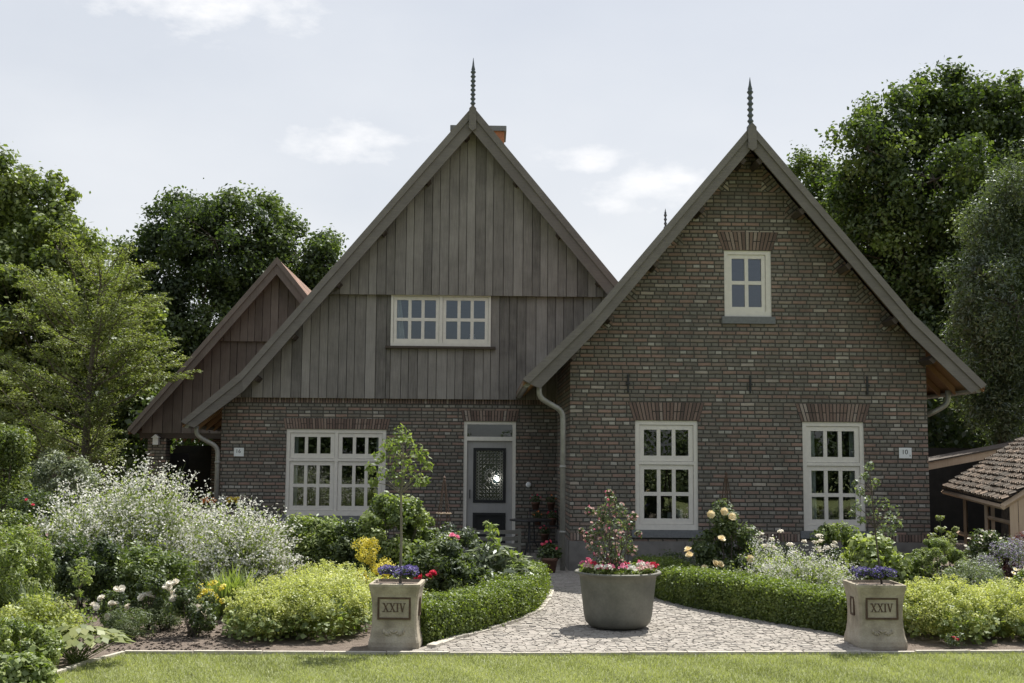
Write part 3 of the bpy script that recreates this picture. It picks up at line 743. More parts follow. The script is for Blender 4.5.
# keep plank edges off the window by building three runs
tmin = lambda x: min(l_line(x), 4.80)
planks(-5.05, ul[0], 2.785, tmin, LY - .09, 'plank', 'lower_cladding', house, seed=5)
planks(ul[0], ul[1], 2.785, lambda x: ul[2] - .04, LY - .09, 'plank', 'lower_cladding', house, seed=6)
planks(ul[1], 2.4, 2.785, tmin, LY - .09, 'plank', 'lower_cladding', house, seed=7)
planks(LU - 2.9, LU + 2.9, 4.69, l_line, LY - .20, 'plank', 'upper_cladding', house, seed=9)
b = MB()
b.slab([(-5.05, 2.79), (2.4, 2.79), (2.4, 3.8), (1.9, 4.75), (ul[1] + .0, 4.75), (ul[1], ul[2]), (ul[0], ul[2]), (ul[0], 4.75), (-3.5, 4.55), (-4.72, 3.05)], LY - .05, LY - .01)
b.slab([(LU - 2.75, 4.70), (LU + 2.75, 4.70), (LU, 7.95)], LY - .165, LY - .01)
b.build('cladding_backing', 'darkwood', house)
mid = (ul[0] + ul[1]) / 2
window(ul, LY - .125, [(ul[0] + .045, mid - .031, ul[2] + .06, ul[3] - .045, 3, 2), (mid + .031, ul[1] - .045, ul[2] + .06, ul[3] - .045, 3, 2)], True, .06, .045, 'darkwood', .09, label='wide cream two-casement window in the grey timber gable')
mid = (lw[0] + lw[1]) / 2; zt = lw[2] + (lw[3] - lw[2]) * .66
window(lw, LY + .02, [(lw[0] + .066, mid - .031, lw[2] + .086, zt - .05, 3, 2), (mid - .031 + .062, lw[1] - .066, lw[2] + .086, zt - .05, 3, 2),
                      (lw[0] + .066, mid - .031, zt, lw[3] - .066, 3, 1), (mid + .031, lw[1] - .066, zt, lw[3] - .066, 3, 1)], label='wide white four-casement window in the lower brick wall')
roof(l_outer[:3] + [(LU + 4.09, 3.2)], LY - .47, 12.6); soffit(l_outer[:3] + [(LU + 2.6, 5.0)], LY - .44, LY - .1)
barge(l_outer, l_inner, LY - .51); kingpost(LU, LY - .51, 8.14, .40, .13); finial(LU, LY - .44, 8.15, 9.11, 8, .05)
purlins(l_outer, LY - .47, LY - .02, (.25, 1.35, 2.6, 3.85, 5.1, 6.1), (0,)); purlins(l_outer, LY - .47, LY - .02, (1.35, 2.6, 3.75), (1,))
b = MB(); (xa, za), (xb, zb) = l_outer[:2]
b.poly([(xa, LY - .1, za - .085), (xa, 12, za - .085), (xb, 12, zb - .085), (xb, LY - .1, zb - .085)], None, .3); k = LY + .3
f = poly_top(l_outer)
while k < 12:
    b.slab([(xa + .1, f(xa + .1) - .2), (-5.22, f(-5.22) - .2), (-5.22, f(-5.22) - .09), (xa + .1, f(xa + .1) - .09)], k, k + .07, .6); k += .62
b.build('eaves_rafters', 'soffit', house)
# chimney
b = MB(); b.box(-1.22, -.02, 8, 8.9, 6.5, 9.22); ch = b.build('chimney', 'chimney_clay', house)
b = MB(); b.box(-1.27, .03, 7.95, 8.95, 9.222, 9.34, .5, 0, .02); b.build('chimney_cap', 'lead', ch)
# rear gable with the small finial, hardly visible behind the wing
r_outer = [(2.6, 5.74), (3.3, 6.55), (4.02, 7.42), (4.74, 6.55), (6.4, 4.6)]
roof(r_outer, 9.8, 13.2); finial(4.02, 9.95, 7.40, 7.88, 3, .04)

# --- door
fx0, fx1, fz = dr[0], dr[1], dr[3]; y0 = LY + .02
b = MB(); b.box(fx0, fx0 + .062, y0, y0 + .1, 0, fz); b.box(fx1 - .062, fx1, y0, y0 + .1, 0, fz); b.box(fx0 + .062, fx1 - .062, y0, y0 + .1, fz - .055, fz); b.box(fx0 + .062, fx1 - .062, y0 - .002, y0 + .1, 2.03, 2.105)
df = b.build('door_frame', 'cream', house)
MB().poly([(fx0 + .062, y0 + .05, 2.105), (fx1 - .062, y0 + .05, 2.105), (fx1 - .062, y0 + .052, fz - .055), (fx0 + .062, y0 + .052, fz - .055)]).build('pane', 'glass', df)
dx0, dx1 = fx0 + .066, fx1 - .066; dm = (dx0 + dx1) / 2
gx0, gx1, gz0, gz1 = dm - .30, dm + .30, .90, 1.90; pz0, pz1 = .16, .72
b = MB(); yd = y0 + .035
b.box(dx0, gx0, yd, yd + .05, .02, 2.026, .4); b.box(gx1, dx1, yd, yd + .05, .02, 2.026, .6); b.box(gx0, gx1, yd, yd + .05, gz1, 2.026, .5); b.box(gx0, gx1, yd, yd + .05, pz1, gz0, .55); b.box(gx0, gx1, yd, yd + .05, .02, pz0, .5)
door = b.build('door', 'doorwood', house)
b = MB(); frame_box(b, gx0, gx1, gz0, gz1, .052, yd - .012, yd + .045); frame_box(b, gx0, gx1, pz0, pz1, .05, yd - .012, yd + .045); b.box(gx0 + .05, gx1 - .05, yd + .02, yd + .04, pz0 + .05, pz1 - .05)
b.build('door_moulding', 'black', door)
MB().poly([(gx0, yd + .035, gz0), (gx1, yd + .035, gz0), (gx1, yd + .035, gz1), (gx0, yd + .035, gz1)]).build('pane', 'door_glass', door)
b = MB(); cx, cz = dm, (gz0 + gz1) / 2; yg = yd + .012      # ornamental iron grille
def ring(b, cx, cz, r, t, y, n=20, sz=1):
    b.tube([(cx + r * math.cos(2 * math.pi * k / n), y, cz + r * sz * math.sin(2 * math.pi * k / n)) for k in range(n + 1)], t, 5, cap=False)
gw, gh = .225, .43
for s_ in range(9):
    x = cx - gw + gw * 2 * s_ / 8
    for z in (cz - gh, cz + gh): ring(b, x, z, .022, .0045, yg, 10)
for s_ in range(1, 16):
    z = cz - gh + gh * 2 * s_ / 16
    for x in (cx - gw, cx + gw): ring(b, x, z, .022, .0045, yg, 10)
for i in range(6):
    for j in range(12):
        x_, z_ = cx - .165 + .066 * i, cz - .363 + .066 * j
        if (x_ - cx) ** 2 / .022 + (z_ - cz) ** 2 / .034 < 1: continue
        b.tube([(x_ - .021, yg, z_ - .021), (x_ + .021, yg, z_ + .021)], .0055, 4); b.tube([(x_ + .021, yg, z_ - .021), (x_ - .021, yg, z_ + .021)], .0055, 4)
ring(b, cx, cz, .085, .008, yg, 24, 1.3); ring(b, cx, cz, .05, .006, yg, 20, 1.3)
for k in range(12):
    a = 2 * math.pi * k / 12; b.tube([(cx + .03 * math.cos(a), yg, cz + .04 * math.sin(a)), (cx + .13 * math.cos(a), yg, cz + .17 * math.sin(a))], .005, 5)
b.tube([(cx - .2, yg, cz - gh), (cx - .2, yg, cz + gh)], .005, 5); b.tube([(cx + .2, yg, cz - gh), (cx + .2, yg, cz + gh)], .005, 5)
b.build('door_grille', 'zinc', door)
b = MB(); b.tube([(dx0 + .055, yd - .05, .98), (dx0 + .055, yd - .05, 1.14)], .009, 8); b.tube([(dx0 + .055, yd, 1.0), (dx0 + .055, yd - .05, 1.0)], .008, 6); b.tube([(dx0 + .055, yd, 1.12), (dx0 + .055, yd - .05, 1.12)], .008, 6)
b.build('handle', 'iron', door)
MB().box(fx0 - .1, fx1 + .1, LY - .32, LY - .001, -.02, .055, .5, 0, .01).build('doorstep', 'bluestone', house)
b = MB(); b.lathe([(.0, 0), (.05, 0), (.05, .03), (.03, .04), (0, .04)], (0, 0, 0), 16)
bell = b.build('doorbell', 'white', house, True); bell.rotation_euler = (R(90), 0, 0); bell.location = (.40, LY - .002, 1.235)
glint_ob = MB().lathe([(0, -.03), (.02, -.024), (.03, 0), (.02, .024), (0, .03)], (0, 0, 0), 16).build('flash_glint', 'glint_glow', None, True)  # added glowing bead, imitates the camera flash reflected in the door glass
glint_ob.location = hp(-.185, LY + .052, 1.335); tag(glint_ob, 'small glowing bead added for the white flash reflection on the patterned door glass', 'reflection')

# --- rooms behind the glass (dark), curtains
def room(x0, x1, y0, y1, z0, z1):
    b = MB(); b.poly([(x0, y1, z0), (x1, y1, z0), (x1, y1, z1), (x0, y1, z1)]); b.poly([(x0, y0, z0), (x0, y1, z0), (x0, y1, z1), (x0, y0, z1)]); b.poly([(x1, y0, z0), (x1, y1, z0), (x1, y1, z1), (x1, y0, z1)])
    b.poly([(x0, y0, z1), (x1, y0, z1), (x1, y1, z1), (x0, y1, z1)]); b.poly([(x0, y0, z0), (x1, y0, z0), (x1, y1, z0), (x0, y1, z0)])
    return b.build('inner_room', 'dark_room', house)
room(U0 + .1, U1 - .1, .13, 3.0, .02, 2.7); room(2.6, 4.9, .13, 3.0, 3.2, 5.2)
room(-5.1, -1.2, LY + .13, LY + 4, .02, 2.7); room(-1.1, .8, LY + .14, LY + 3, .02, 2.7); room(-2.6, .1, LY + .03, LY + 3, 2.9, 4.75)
def curtain(x0, x1, z0, z1, yv, flare=0):
    b = MB(); n = 16
    for k in range(n):
        a, c = k / n, (k + 1) / n; ya, yc = yv + .02 * math.sin(a * 22), yv + .02 * math.sin(c * 22)
        b.poly([(x0 + (x1 - x0 + flare) * a, ya, z0), (x0 + (x1 - x0 + flare) * c, yc, z0), (x0 + (x1 - x0) * c, yc, z1), (x0 + (x1 - x0) * a, ya, z1)])
    b.build('curtain', 'cloth', house, True)
curtain(-2.13, -2.0, 3.8, 4.7, LY + .1, .1); curtain(-.42, -.33, 3.8, 4.7, LY + .1); curtain(4.70, 4.80, .7, 2.3, .16, .03); curtain(5.36, 5.44, .7, 2.3, .16); curtain(2.02, 2.08, .7, 2.3, .17); curtain(-3.92, -3.84, .7, 2.2, LY + .17); curtain(-2.4, -2.33, .7, 2.2, LY + .17)

# --- rear left gable over the carport
CU, CY = -4.72, 6.0
c_outer = [(CU - 2.92, 2.215), (CU - 1.5, 3.945), (CU, 5.775), (CU + .55, 5.10), (CU + 1.3, 4.19)]
c_inner = [(CU - 2.78, 2.12), (CU - 1.42, 3.72), (CU, 5.44), (CU + .55, 4.77), (CU + 1.2, 3.98)]
c_line = poly_top([(x, z - .13) for x, z in c_outer])
roof(c_outer, CY - .42, 12.4); soffit(c_outer, CY - .4, CY - .12)
barge(c_outer, c_inner, CY - .46, mat='browncladding')
planks(CU - 2.75, -3.9, 2.17, lambda x: min(c_line(x), 4.2), CY - .05, 'browncladding', 'lower_cladding', house, seed=15)
planks(CU - 1.45, -3.6, 4.08, c_line, CY - .13, 'browncladding', 'upper_cladding', house, seed=16)
b = MB(); b.slab([(CU - 2.75, 2.2), (-5.23, 2.2), (-5.23, 4.6), (CU - .6, 4.9), (CU - 2.8, 2.3)], CY + .0, CY + .03); b.box(CU - 2.8, -5.23, CY - .03, CY + .12, 2.06, 2.2); b.build('carport_beam', 'darkwood', house)
b = MB(); f = poly_top(c_outer); k = CY + .4
while k < 12.3:
    b.slab([(CU - 2.9, f(CU - 2.9) - .22), (CU - 1.5, f(CU - 1.5) - .22), (CU, f(CU) - .22), (CU, f(CU) - .09), (CU - 1.5, f(CU - 1.5) - .09), (CU - 2.9, f(CU - 2.9) - .09)], k, k + .07); k += .7
b.build('carport_rafters', 'soffit', house)
b = MB(); b.box(-7.35, -6.98, CY, CY + .37, 0, 2.06); b.build('brick_pillar', 'brick', house)
MB().box(-7.35, -6.98, 11.6, 11.95, 0, 2.1).build('brick_pillar', 'brick', house); MB().slab([(-9.4, 0), (-5.23, 0), (-5.23, 2.6), (-6.72, 2.6), (-6.72, 1.95), (-9.4, 1.95)], 11.98, 12.04).build('carport_back_wall', 'near_black', house); MB().box(-7.4, -5.23, 12.06, 12.14, 2.0, 2.6).build('carport_beam', 'darkwood', house); MB().box(-7.4, -7.36, 6.4, 9.4, 0, 1.75).build('carport_side_wall', 'near_black', house)
b = MB(); b.box(-7.22, -7.11, CY - .12, CY - .02, 1.93, 2.07); b.slab([(-7.25, 2.07), (-7.08, 2.07), (-7.165, 2.14)], CY - .15, CY); wl = b.build('wall_lamp', 'white', house)

# --- rainwater pipes
def pipe(pts, r, parent=house):
    P = [Vector(p) for p in pts]; out = [P[0]]
    for a, m_, c in zip(P, P[1:], P[2:]):
        for t in (.0, .25, .5, .75, 1.0):
            q0 = m_ + (a - m_).normalized() * min(.12, (a - m_).length * .45); q1 = m_ + (c - m_).normalized() * min(.12, (c - m_).length * .45)
            out.append(q0 * (1 - t) ** 2 + m_ * 2 * t * (1 - t) + q1 * t * t)
    out.append(P[-1]); b = MB(); b.tube(out, r, 12)
    for z in (.6, 1.6):
        x, y_, zz = pts[-1][0], pts[-1][1], z
        if pts[-1][2] < .2: b.tube([(x, y_, zz - .02), (x, y_, zz + .02)], r * 1.25, 12)
    return b.build('downpipe', 'zinc', parent, True)
pipe([(.42, -.25, 2.86), (.42, -.25, 2.66), (.80, -.10, 2.46), (.80, -.10, .02)], .042)
pipe([(-5.62, LY - .2, 2.26), (-5.62, LY - .2, 2.08), (-5.26, LY - .06, 1.88), (-5.26, LY - .06, .02)], .042)
pipe([(7.02, .3, 2.86), (7.02, .3, 2.64), (6.72, .35, 2.47), (6.64, 1.6, 2.42), (6.64, 1.6, .02)], .042)
def gutter(x, y0, y1, z, r=.062):
    b = MB(); n = 8
    for k in range(n):
        a, c = math.pi * k / n, math.pi * (k + 1) / n
        b.poly([(x + r * math.cos(a), y0, z - r * math.sin(a)), (x + r * math.cos(c), y0, z - r * math.sin(c)), (x + r * math.cos(c), y1, z - r * math.sin(c)), (x + r * math.cos(a), y1, z - r * math.sin(a))])
    b.poly([(x + r * math.cos(math.pi * k / n), y0, z - r * math.sin(math.pi * k / n)) for k in range(n + 1)])
    b.build('gutter', 'zinc', house)
gutter(w_outer[0][0] + .06, -.38, 12.6, 2.87); gutter(w_outer[-1][0] - .06, -.38, 12.6, 2.85); gutter(l_outer[0][0] + .06, LY - .38, 12, 2.27)

# --- house numbers
def text_mesh(s, size, depth, mat, name, parent, loc, rot=(math.pi / 2, 0, 0), sx=1):
    c = bpy.data.curves.new('t', 'FONT'); c.body = s; c.size = size; c.extrude = depth; c.align_x = 'CENTER'; c.align_y = 'CENTER'
    t = bpy.data.objects.new('t', c); COL.objects.link(t); bpy.context.view_layer.update()
    me = bpy.data.meshes.new_from_object(t.evaluated_get(bpy.context.evaluated_depsgraph_get())); bpy.data.objects.remove(t); bpy.data.curves.remove(c)
    me.materials.clear(); me.materials.append(M[mat]); o = bpy.data.objects.new(name, me); COL.objects.link(o); o.parent = parent; o.location = loc; o.rotation_euler = rot; o.scale = (sx, 1, 1)
    return o
def number_sign(u, yv, z, wd, h, txt, label):
    o = empty('house_number_sign', label, 'sign', hp(u, yv, z), HOUSE_ROT)
    b = MB(); b.box(-wd / 2, wd / 2, -.012, 0, -h / 2, h / 2, .5, 0, .003); b.build('sign_plate', 'white', o)
    text_mesh(txt[0], h * .62, .001, 'black', 'number', o, (-.01, -.0135, .012))
    if len(txt) > 1: text_mesh(txt[1], h * .3, .001, 'black', 'letter', o, (wd * .36, -.0135, -h * .22))
number_sign(-4.888, LY - .006, 1.79, .178, .155, ['16'], 'small white enamel house number plate at the left end of the brick wall')
number_sign(6.191, -.006, 1.853, .20, .165, ['10', 'a'], 'small white enamel house number plate near the right corner of the brick gable')

# ================================================================ sheds at the right
sh = empty('lean_to_shelter', 'dark open lean-to with a pale sloping fascia board beside the brick gable', 'shelter', (8.4, 22.5, 0))
def rel(p, o): return Vector(p) - o.location
b = MB(); p0, p1 = Vector((7.9, 22.0, 1.70)), Vector((10.4, 22.0, 2.20))
b.slab([(-.75, 1.50), (3.0, 2.22), (3.0, 2.36), (-.75, 1.64)], -.55, -.5); b.build('fascia', 'palewood', sh)
b = MB(); b.slab([(-.75, 1.642), (3.0, 2.362), (3.0, 2.39), (-.75, 1.67)], -.58, .5); b.build('roof', 'darkwood', sh)
b = MB(); b.box(-.7, 3.0, 2.9, 3.0, 0, 2.0); b.box(2.95, 3.0, -.4, 2.9, 0, 2.2); b.build('back_wall', 'near_black', sh)
MB().box(-.62, -.52, -.5, -.4, 0, 1.52).build('post', 'darkwood', sh); MB().box(1.3, 1.4, -.5, -.4, 0, 1.9).build('post', 'darkwood', sh)

Pn, Pf = Vector((6.58, 15.5, 1.19)), Vector((7.46, 20, 1.26))
hut = empty('garden_hut', 'low wooden hut with a mossy tiled roof and bare timber frame at the right edge', 'hut', (Pn.x + .8, Pn.y + 2, 0))
dR = Vector((1.5, .3, .85)); Rn, Rf = Pn + dR, Pf + dR; o_ = hut.location
b = MB(); ns = 13; nu = 34        # every tile course as a real lapped step
for r_ in range(ns):
    for c_ in range(nu):
        a0, a1 = c_ / nu, (c_ + 1) / nu; t0, t1 = r_ / ns, (r_ + 1.25) / ns
        base = lambda a, t: Pn.lerp(Pf, a) + dR * t
        up = Vector((-.02, 0, .035)); hmp = Vector((0, 0, .022))
        m_ = (a0 + a1) / 2
        A_, B_, C_, D_ = base(a0, t0) + up, base(m_, t0) + up + hmp, base(m_, t1) + hmp, base(a0, t1)
        E_, F_ = base(a1, t0) + up - hmp * .3, base(a1, t1) - hmp * .3
        tn = random.random(); rj = random.uniform(0, .022)
        uvq = [(c_ * .17, r_ * .2 + .01), (c_ * .17 + .1, r_ * .2 + .01), (c_ * .17 + .1, r_ * .2 + .19), (c_ * .17, r_ * .2 + .19)]
        for q in ([A_, B_, C_, D_], [B_, E_, F_, C_]): b.poly([Vector(v) - o_ + Vector((0, 0, rj)) for v in q], uvq, tn)
        b.poly([base(a0, t0) - o_, base(m_, t0) - o_, B_ - o_, A_ - o_], None, .2); b.poly([base(m_, t0) - o_, base(a1, t0) - o_, E_ - o_, B_ - o_], None, .2)
dL = Vector((1.5, .3, -.85)); b.poly([v - o_ for v in (Rn, Rn + dL, Rf + dL, Rf)])
b.build('roof', 'oldtile', hut)
def beam(p, q, r, name, mat='palewood', par=None):
    MB().tube([Vector(p) - o_, Vector(q) - o_], r, 4).build(name, mat, par or hut)
dn = Vector((0, 0, -.06))
beam(Pn + dn, Pf + dn, .035, 'eave_board'); beam(Pn + dn + Vector((0, .05, 0)), Rn + dn, .045, 'gable_board')
ax = (Pf - Pn)
for t, nm in ((.06, 'post'), (.42, 'post'), (.78, 'post')):
    p = Pn + ax * t + Vector((.18, 0, -.08)); beam(p, (p.x, p.y, .0), .035, nm)
zr = .52
p, q = Pn + ax * .05 + Vector((.2, 0, 0)), Pn + ax * .95 + Vector((.2, 0, 0)); beam((p.x, p.y, zr), (q.x, q.y, zr), .035, 'rail')
q2 = Pn + ax * .42 + Vector((.2, 0, 0)); beam((p.x, p.y, .9), (q2.x, q2.y, .9), .03, 'rail')
b = MB()      # gable boards in front, and low boards on the side
for k in range(12):
    x0_ = .12 + k * .13; 
    for_ = Pn + dR * (x0_ / 1.5); zt = for_.z - .08 if x0_ < 1.5 else Pn.z
    P0 = Pn + Vector((x0_, .06 + x0_ * .2, 0)); t = random.random()
    b.poly([Vector((P0.x, P0.y, 0)) - o_, Vector((P0.x + .122, P0.y + .024, 0)) - o_, Vector((P0.x + .122, P0.y + .024, zt + .06)) - o_, Vector((P0.x, P0.y, zt)) - o_], None, t)
b.build('gable_boards', 'palewood', hut)
b = MB(); W0 = Pn + Vector((.24, 0, 0)); 
for (t0, t1, z0, z1) in ((.06, .42, 0, .52), (.06, .12, .52, 1.1), (.36, .42, .52, 1.1)):
    a_, c_ = W0 + ax * t0, W0 + ax * t1; b.poly([Vector((c_.x, c_.y, z0)) - o_, Vector((a_.x, a_.y, z0)) - o_, Vector((a_.x, a_.y, z1)) - o_, Vector((c_.x, c_.y, z1)) - o_], None, .4)
b.build('side_boards', 'palewood', hut)
b = MB(); W0 = Pn + Vector((1.3, .3, 0)); a_, c_ = W0, W0 + ax; b.poly([Vector((c_.x, c_.y, 0)) - o_, Vector((a_.x, a_.y, 0)) - o_, Vector((a_.x, a_.y, 1.6)) - o_, Vector((c_.x, c_.y, 1.6)) - o_]); b.build('inner_wall', 'near_black', hut)
cr = MB(); c0 = Pn + ax * .2 + Vector((.6, 0, 0)); cr.box(-.2, .2, -.28, .28, 0, .06); 
for s_ in (-1, 1): cr.box(-.2, .2, s_ * .28 - .012, s_ * .28 + .012, .06, .34); cr.box(s_ * .2 - .012, s_ * .2 + .012, -.27, .27, .06, .34)
o = cr.build('crate', 'soffit'); o.location = (c0.x, c0.y, .52); tag(o, 'orange wooden crate inside the low tiled hut', 'crate')
tb = MB(); tb.box(-.3, .3, -.4, .4, .48, .52); [tb.box(x_, x_ + .05, y_, y_ + .05, 0, .48) for x_ in (-.28, .23) for y_ in (-.38, .33)]
o = tb.build('hut_table', 'palewood'); o.location = (c0.x, c0.y, 0); tag(o, 'plain low table under the orange crate in the hut', 'table')

# ================================================================ plant helpers
def stems_mesh(root, ends, r0=.008, mat='bark', name='stems', bow=.15, base_r=.05, seg=5):
    b = MB()
    for e in ends:
        e = Vector(e); a = Vector((random.uniform(-base_r, base_r), random.uniform(-base_r, base_r), 0))
        m1 = a.lerp(e, .5) + Vector((random.uniform(-bow, bow), random.uniform(-bow, bow), 0)) * e.length * .3
        b.tube([a, m1, e], [r0, r0 * .7, r0 * .3], seg, random.random(), cap=False)
    return b.build(name, mat, root)
def blossoms(root, C, size, mat, petals=5, layers=1, name='blossoms', face=None, jitter=.5):
    C = np.array(C, float); n = len(C); V = []; T = []
    size = np.asarray(size) * np.ones(n)
    base = np.array([0, -.5, .75]) if face is None else np.array(face)
    Nn = unit(base + rng.normal(size=(n, 3)) * jitter)
    ref = rdir(n); A_ = unit(np.cross(Nn, ref)); B_ = np.cross(Nn, A_)
    for l in range(layers):
        sc = 1 - l * .28; lift = l * .12; cup = .25 + .35 * l
        for k in range(petals):
            th = 2 * math.pi * (k + .5 * l) / petals + rng.random(n) * .3
            d = A_ * np.cos(th)[:, None] + B_ * np.sin(th)[:, None]; s = np.cross(Nn, d)
            r = (size * sc / 2)[:, None]
            c0 = C + Nn * (lift * size)[:, None]; tip = c0 + d * r + Nn * r * cup
            mid = c0 + d * r * .62 + Nn * r * cup * .35; wv = r * 1.1 * math.sin(math.pi / petals) * 1.25
            V.append(np.stack([c0, mid + s * wv, tip, mid - s * wv], 1)); T.append(rng.random(n) * .7 + .15 + .1 * l)
    return quads(name, np.concatenate(V), np.concatenate(T), mat, root)
def shrub(name, label, cat, c, rx, ry, h, n, leaf, mat, clumps=40, tone=(.5, .22), aspect=.5, up=.5, z0=0.05, csz=.2, group=None, stems=8, surf=.75, flat=1.0, lobes=None, part='foliage'):
    """one plant: foliage of many small leaves in uneven clumps over thin stems"""
    root = empty(name, label, cat, (c[0], c[1], 0), 0, group)
    cc = ell_points((0, 0, h * .52), (rx * .82, ry * .82, h * .44), clumps, surf)
    if lobes: cc = np.concatenate([cc] + [ell_points(p, r, k, surf) for p, r, k in lobes])
    cc[:, 2] = np.maximum(cc[:, 2], z0 + .04)
    rad = csz * (.6 + .8 * rng.random(len(cc))) * min(max(rx, .2), 1.0)
    ne = max(1, n // len(cc)); P, Nn, idx = clump_cloud(cc, rad, ne, up, .5, flat)
    P[:, 2] = np.maximum(P[:, 2], .015 + .03 * rng.random(len(P)))
    ct = rng.normal(size=len(cc)) * tone[1] * .6
    tn = tone[0] + ct[idx] + rng.normal(size=len(P)) * tone[1] * .7
    ls = leaf * (.6 + .7 * rng.random(len(P)))
    quads(part, leafquads(P, Nn, ls, aspect), tn, mat, root)
    if stems:
        ends = [tuple(cc[i]) for i in rng.choice(len(cc), min(stems, len(cc)), replace=False)]
        stems_mesh(root, ends, .006 + .006 * h)
    return root, cc
def surface_pts(rx, ry, h, n, top=.25, squash=1.0, out=1.0):
    d = rdir(n); d[:, 2] = np.abs(d[:, 2]) * squash + top * (rng.random(n) - .3); d[:, 1] = -np.abs(d[:, 1]) * .9 + .35 * (rng.random(n)); d = unit(d)
    return np.stack([d[:, 0] * rx * out, d[:, 1] * ry * out, h * .5 + d[:, 2] * h * .5 * out], 1)
def blades(name, root, C, n_each, h, spread, width, mat, tone=(.5, .25), name_part='leaves', arch=.5):
    """long narrow arching leaves in tufts (two quads each)"""
    C = np.array(C, float); n = len(C) * n_each; c = np.repeat(C, n_each, axis=0)
    th = rng.random(n) * 2 * math.pi; d = np.stack([np.cos(th), np.sin(th), np.zeros(n)], 1); s = np.stack([-np.sin(th), np.cos(th), np.zeros(n)], 1)
    hh = h * (.6 + .5 * rng.random(n))[:, None]; sp = spread * (.2 + .9 * rng.random(n))[:, None]; w_ = width * (.7 + .5 * rng.random(n))[:, None]
    z = np.array([0, 0, 1.]); p0 = c + d * .02; p1 = c + d * sp * .4 + z * hh * .65; p2 = c + d * sp + z * hh * (1 - arch * .35 * rng.random(n))[:, None]
    V = np.concatenate([np.stack([p0 - s * w_ * .4, p0 + s * w_ * .4, p1 + s * w_ * .5, p1 - s * w_ * .5], 1), np.stack([p1 - s * w_ * .5, p1 + s * w_ * .5, p2 + s * w_ * .06, p2 - s * w_ * .06], 1)])
    t = tone[0] + rng.normal(size=n) * tone[1]
    return quads(name_part, V, np.concatenate([t, t + .1]), mat, root)

def tree(name, label, base, lobes, leaf, n, mat, trunk_r=.25, trunk_h=2.5, csz=.45, clumps=90, tone=(.5, .2), bark='bark', group=None, aspect=.6, up=.35, flat=.75, surf=.72, lean=0):
    """lobes: list of (centre, radius); the crown is made of leaf clumps hung on limbs"""
    root = empty(name, label, 'tree', (base[0], base[1], 0), 0, group); o = np.array([base[0], base[1], 0])
    vol = np.array([r ** 2 for _, r in lobes]); vol = vol / vol.sum(); CC = []; RR = []; limbs = []
    for (c, r), v in zip(lobes, vol):
        k = max(5, int(clumps * v)); pts = ell_points(np.array(c) - o, (r * .92, r * .92, r * .88), k, .58); CC.append(pts); RR.append(csz * (.45 + .9 * rng.random(k)) * (.7 + .3 * r)); limbs.append((np.array(c) - o, pts))
    cc = np.concatenate(CC); rad = np.concatenate(RR); ne = max(1, n // len(cc))
    P, Nn, idx = clump_cloud(cc, rad, ne, up, .35, flat)
    tn = tone[0] + (rng.normal(size=len(cc)) * tone[1] * .7)[idx] + rng.normal(size=len(P)) * tone[1] * .6
    P = P + rng.normal(size=P.shape) * csz * .24
    m_ = rng.random(len(P)) < .04; P[m_] = P[m_] + rng.normal(size=(m_.sum(), 3)) * csz * .4
    quads('crown', leafquads(P, Nn, leaf * (.6 + .8 * rng.random(len(P))), aspect), tn, mat, root)
    b = MB(); top = Vector((lean, 0, trunk_h)); b.tube([(0, 0, -.1), (lean * .4, 0, trunk_h * .5), top], [trunk_r * 1.25, trunk_r, trunk_r * .85], 10, .5)
    hi = max(limbs, key=lambda l: l[0][2])[0]; b.tube([top, Vector(hi) * .5 + top * .5, hi], [trunk_r * .8, trunk_r * .5, trunk_r * .12], 8, .5)
    for c, pts in limbs:
        a = top.lerp(Vector(hi), random.uniform(0, .45)); m_ = a.lerp(Vector(c), .55) + Vector((0, 0, .2)); b.tube([a, m_, c], [trunk_r * .42, trunk_r * .22, trunk_r * .08], 6, .5, cap=False)
        for p in pts[::4]: b.tube([c, Vector(c).lerp(Vector(p), .6) + Vector((0, 0, .08)), p], [trunk_r * .12, trunk_r * .08, trunk_r * .03], 4, .5, cap=False)
    b.build('trunk', bark, root)
    return root

# ================================================================ trees
def LB(p, rpx): return (p, rpx * 1.06 * p[1] / 1150)
tree('maple_tree', 'tall bright green broadleaf tree at the left edge, highest crown on the left', (-12.2, 27.5),
     [LB((-11.89, 27, 7.74), 50), LB((-10.56, 26.5, 6.33), 46), LB((-11.28, 27, 7.38), 40), LB((-13.26, 27.5, 6.61), 75), LB((-10.21, 27, 4.87), 50), LB((-11.22, 25.8, 4.72), 70), LB((-11.3, 27, 2.97), 62), LB((-12.71, 26, 3.36), 85), LB((-10.33, 28, 5.85), 34), LB((-9.79, 28, 3.52), 45), LB((-10.95, 28.5, 3.29), 60), LB((-12.13, 28, 6.41), 60), LB((-9.82, 29, 4.85), 34)],
     .115, 170000, 'leaf_mid', .2, 2.6, .32, 760, (.48, .26))
C1 = tree('alder_tree', 'dark green tree behind the rear timber gable, nearer the left edge', (-10.4, 37),
     [LB((-10.7, 37, 9.06), 40), LB((-11.32, 36.5, 7.85), 38), LB((-11.99, 36, 7.89), 20), LB((-12.32, 36, 6.54), 34), LB((-9.45, 36, 8.49), 44), LB((-8.91, 37, 9.27), 30), LB((-11.4, 36, 5.6), 50), LB((-9.95, 37, 6.04), 58), LB((-10.38, 36, 3.56), 60), LB((-8.92, 37, 4.43), 50)],
     .13, 74000, 'leaf_dark', .15, 4, .38, 520, (.45, .28))
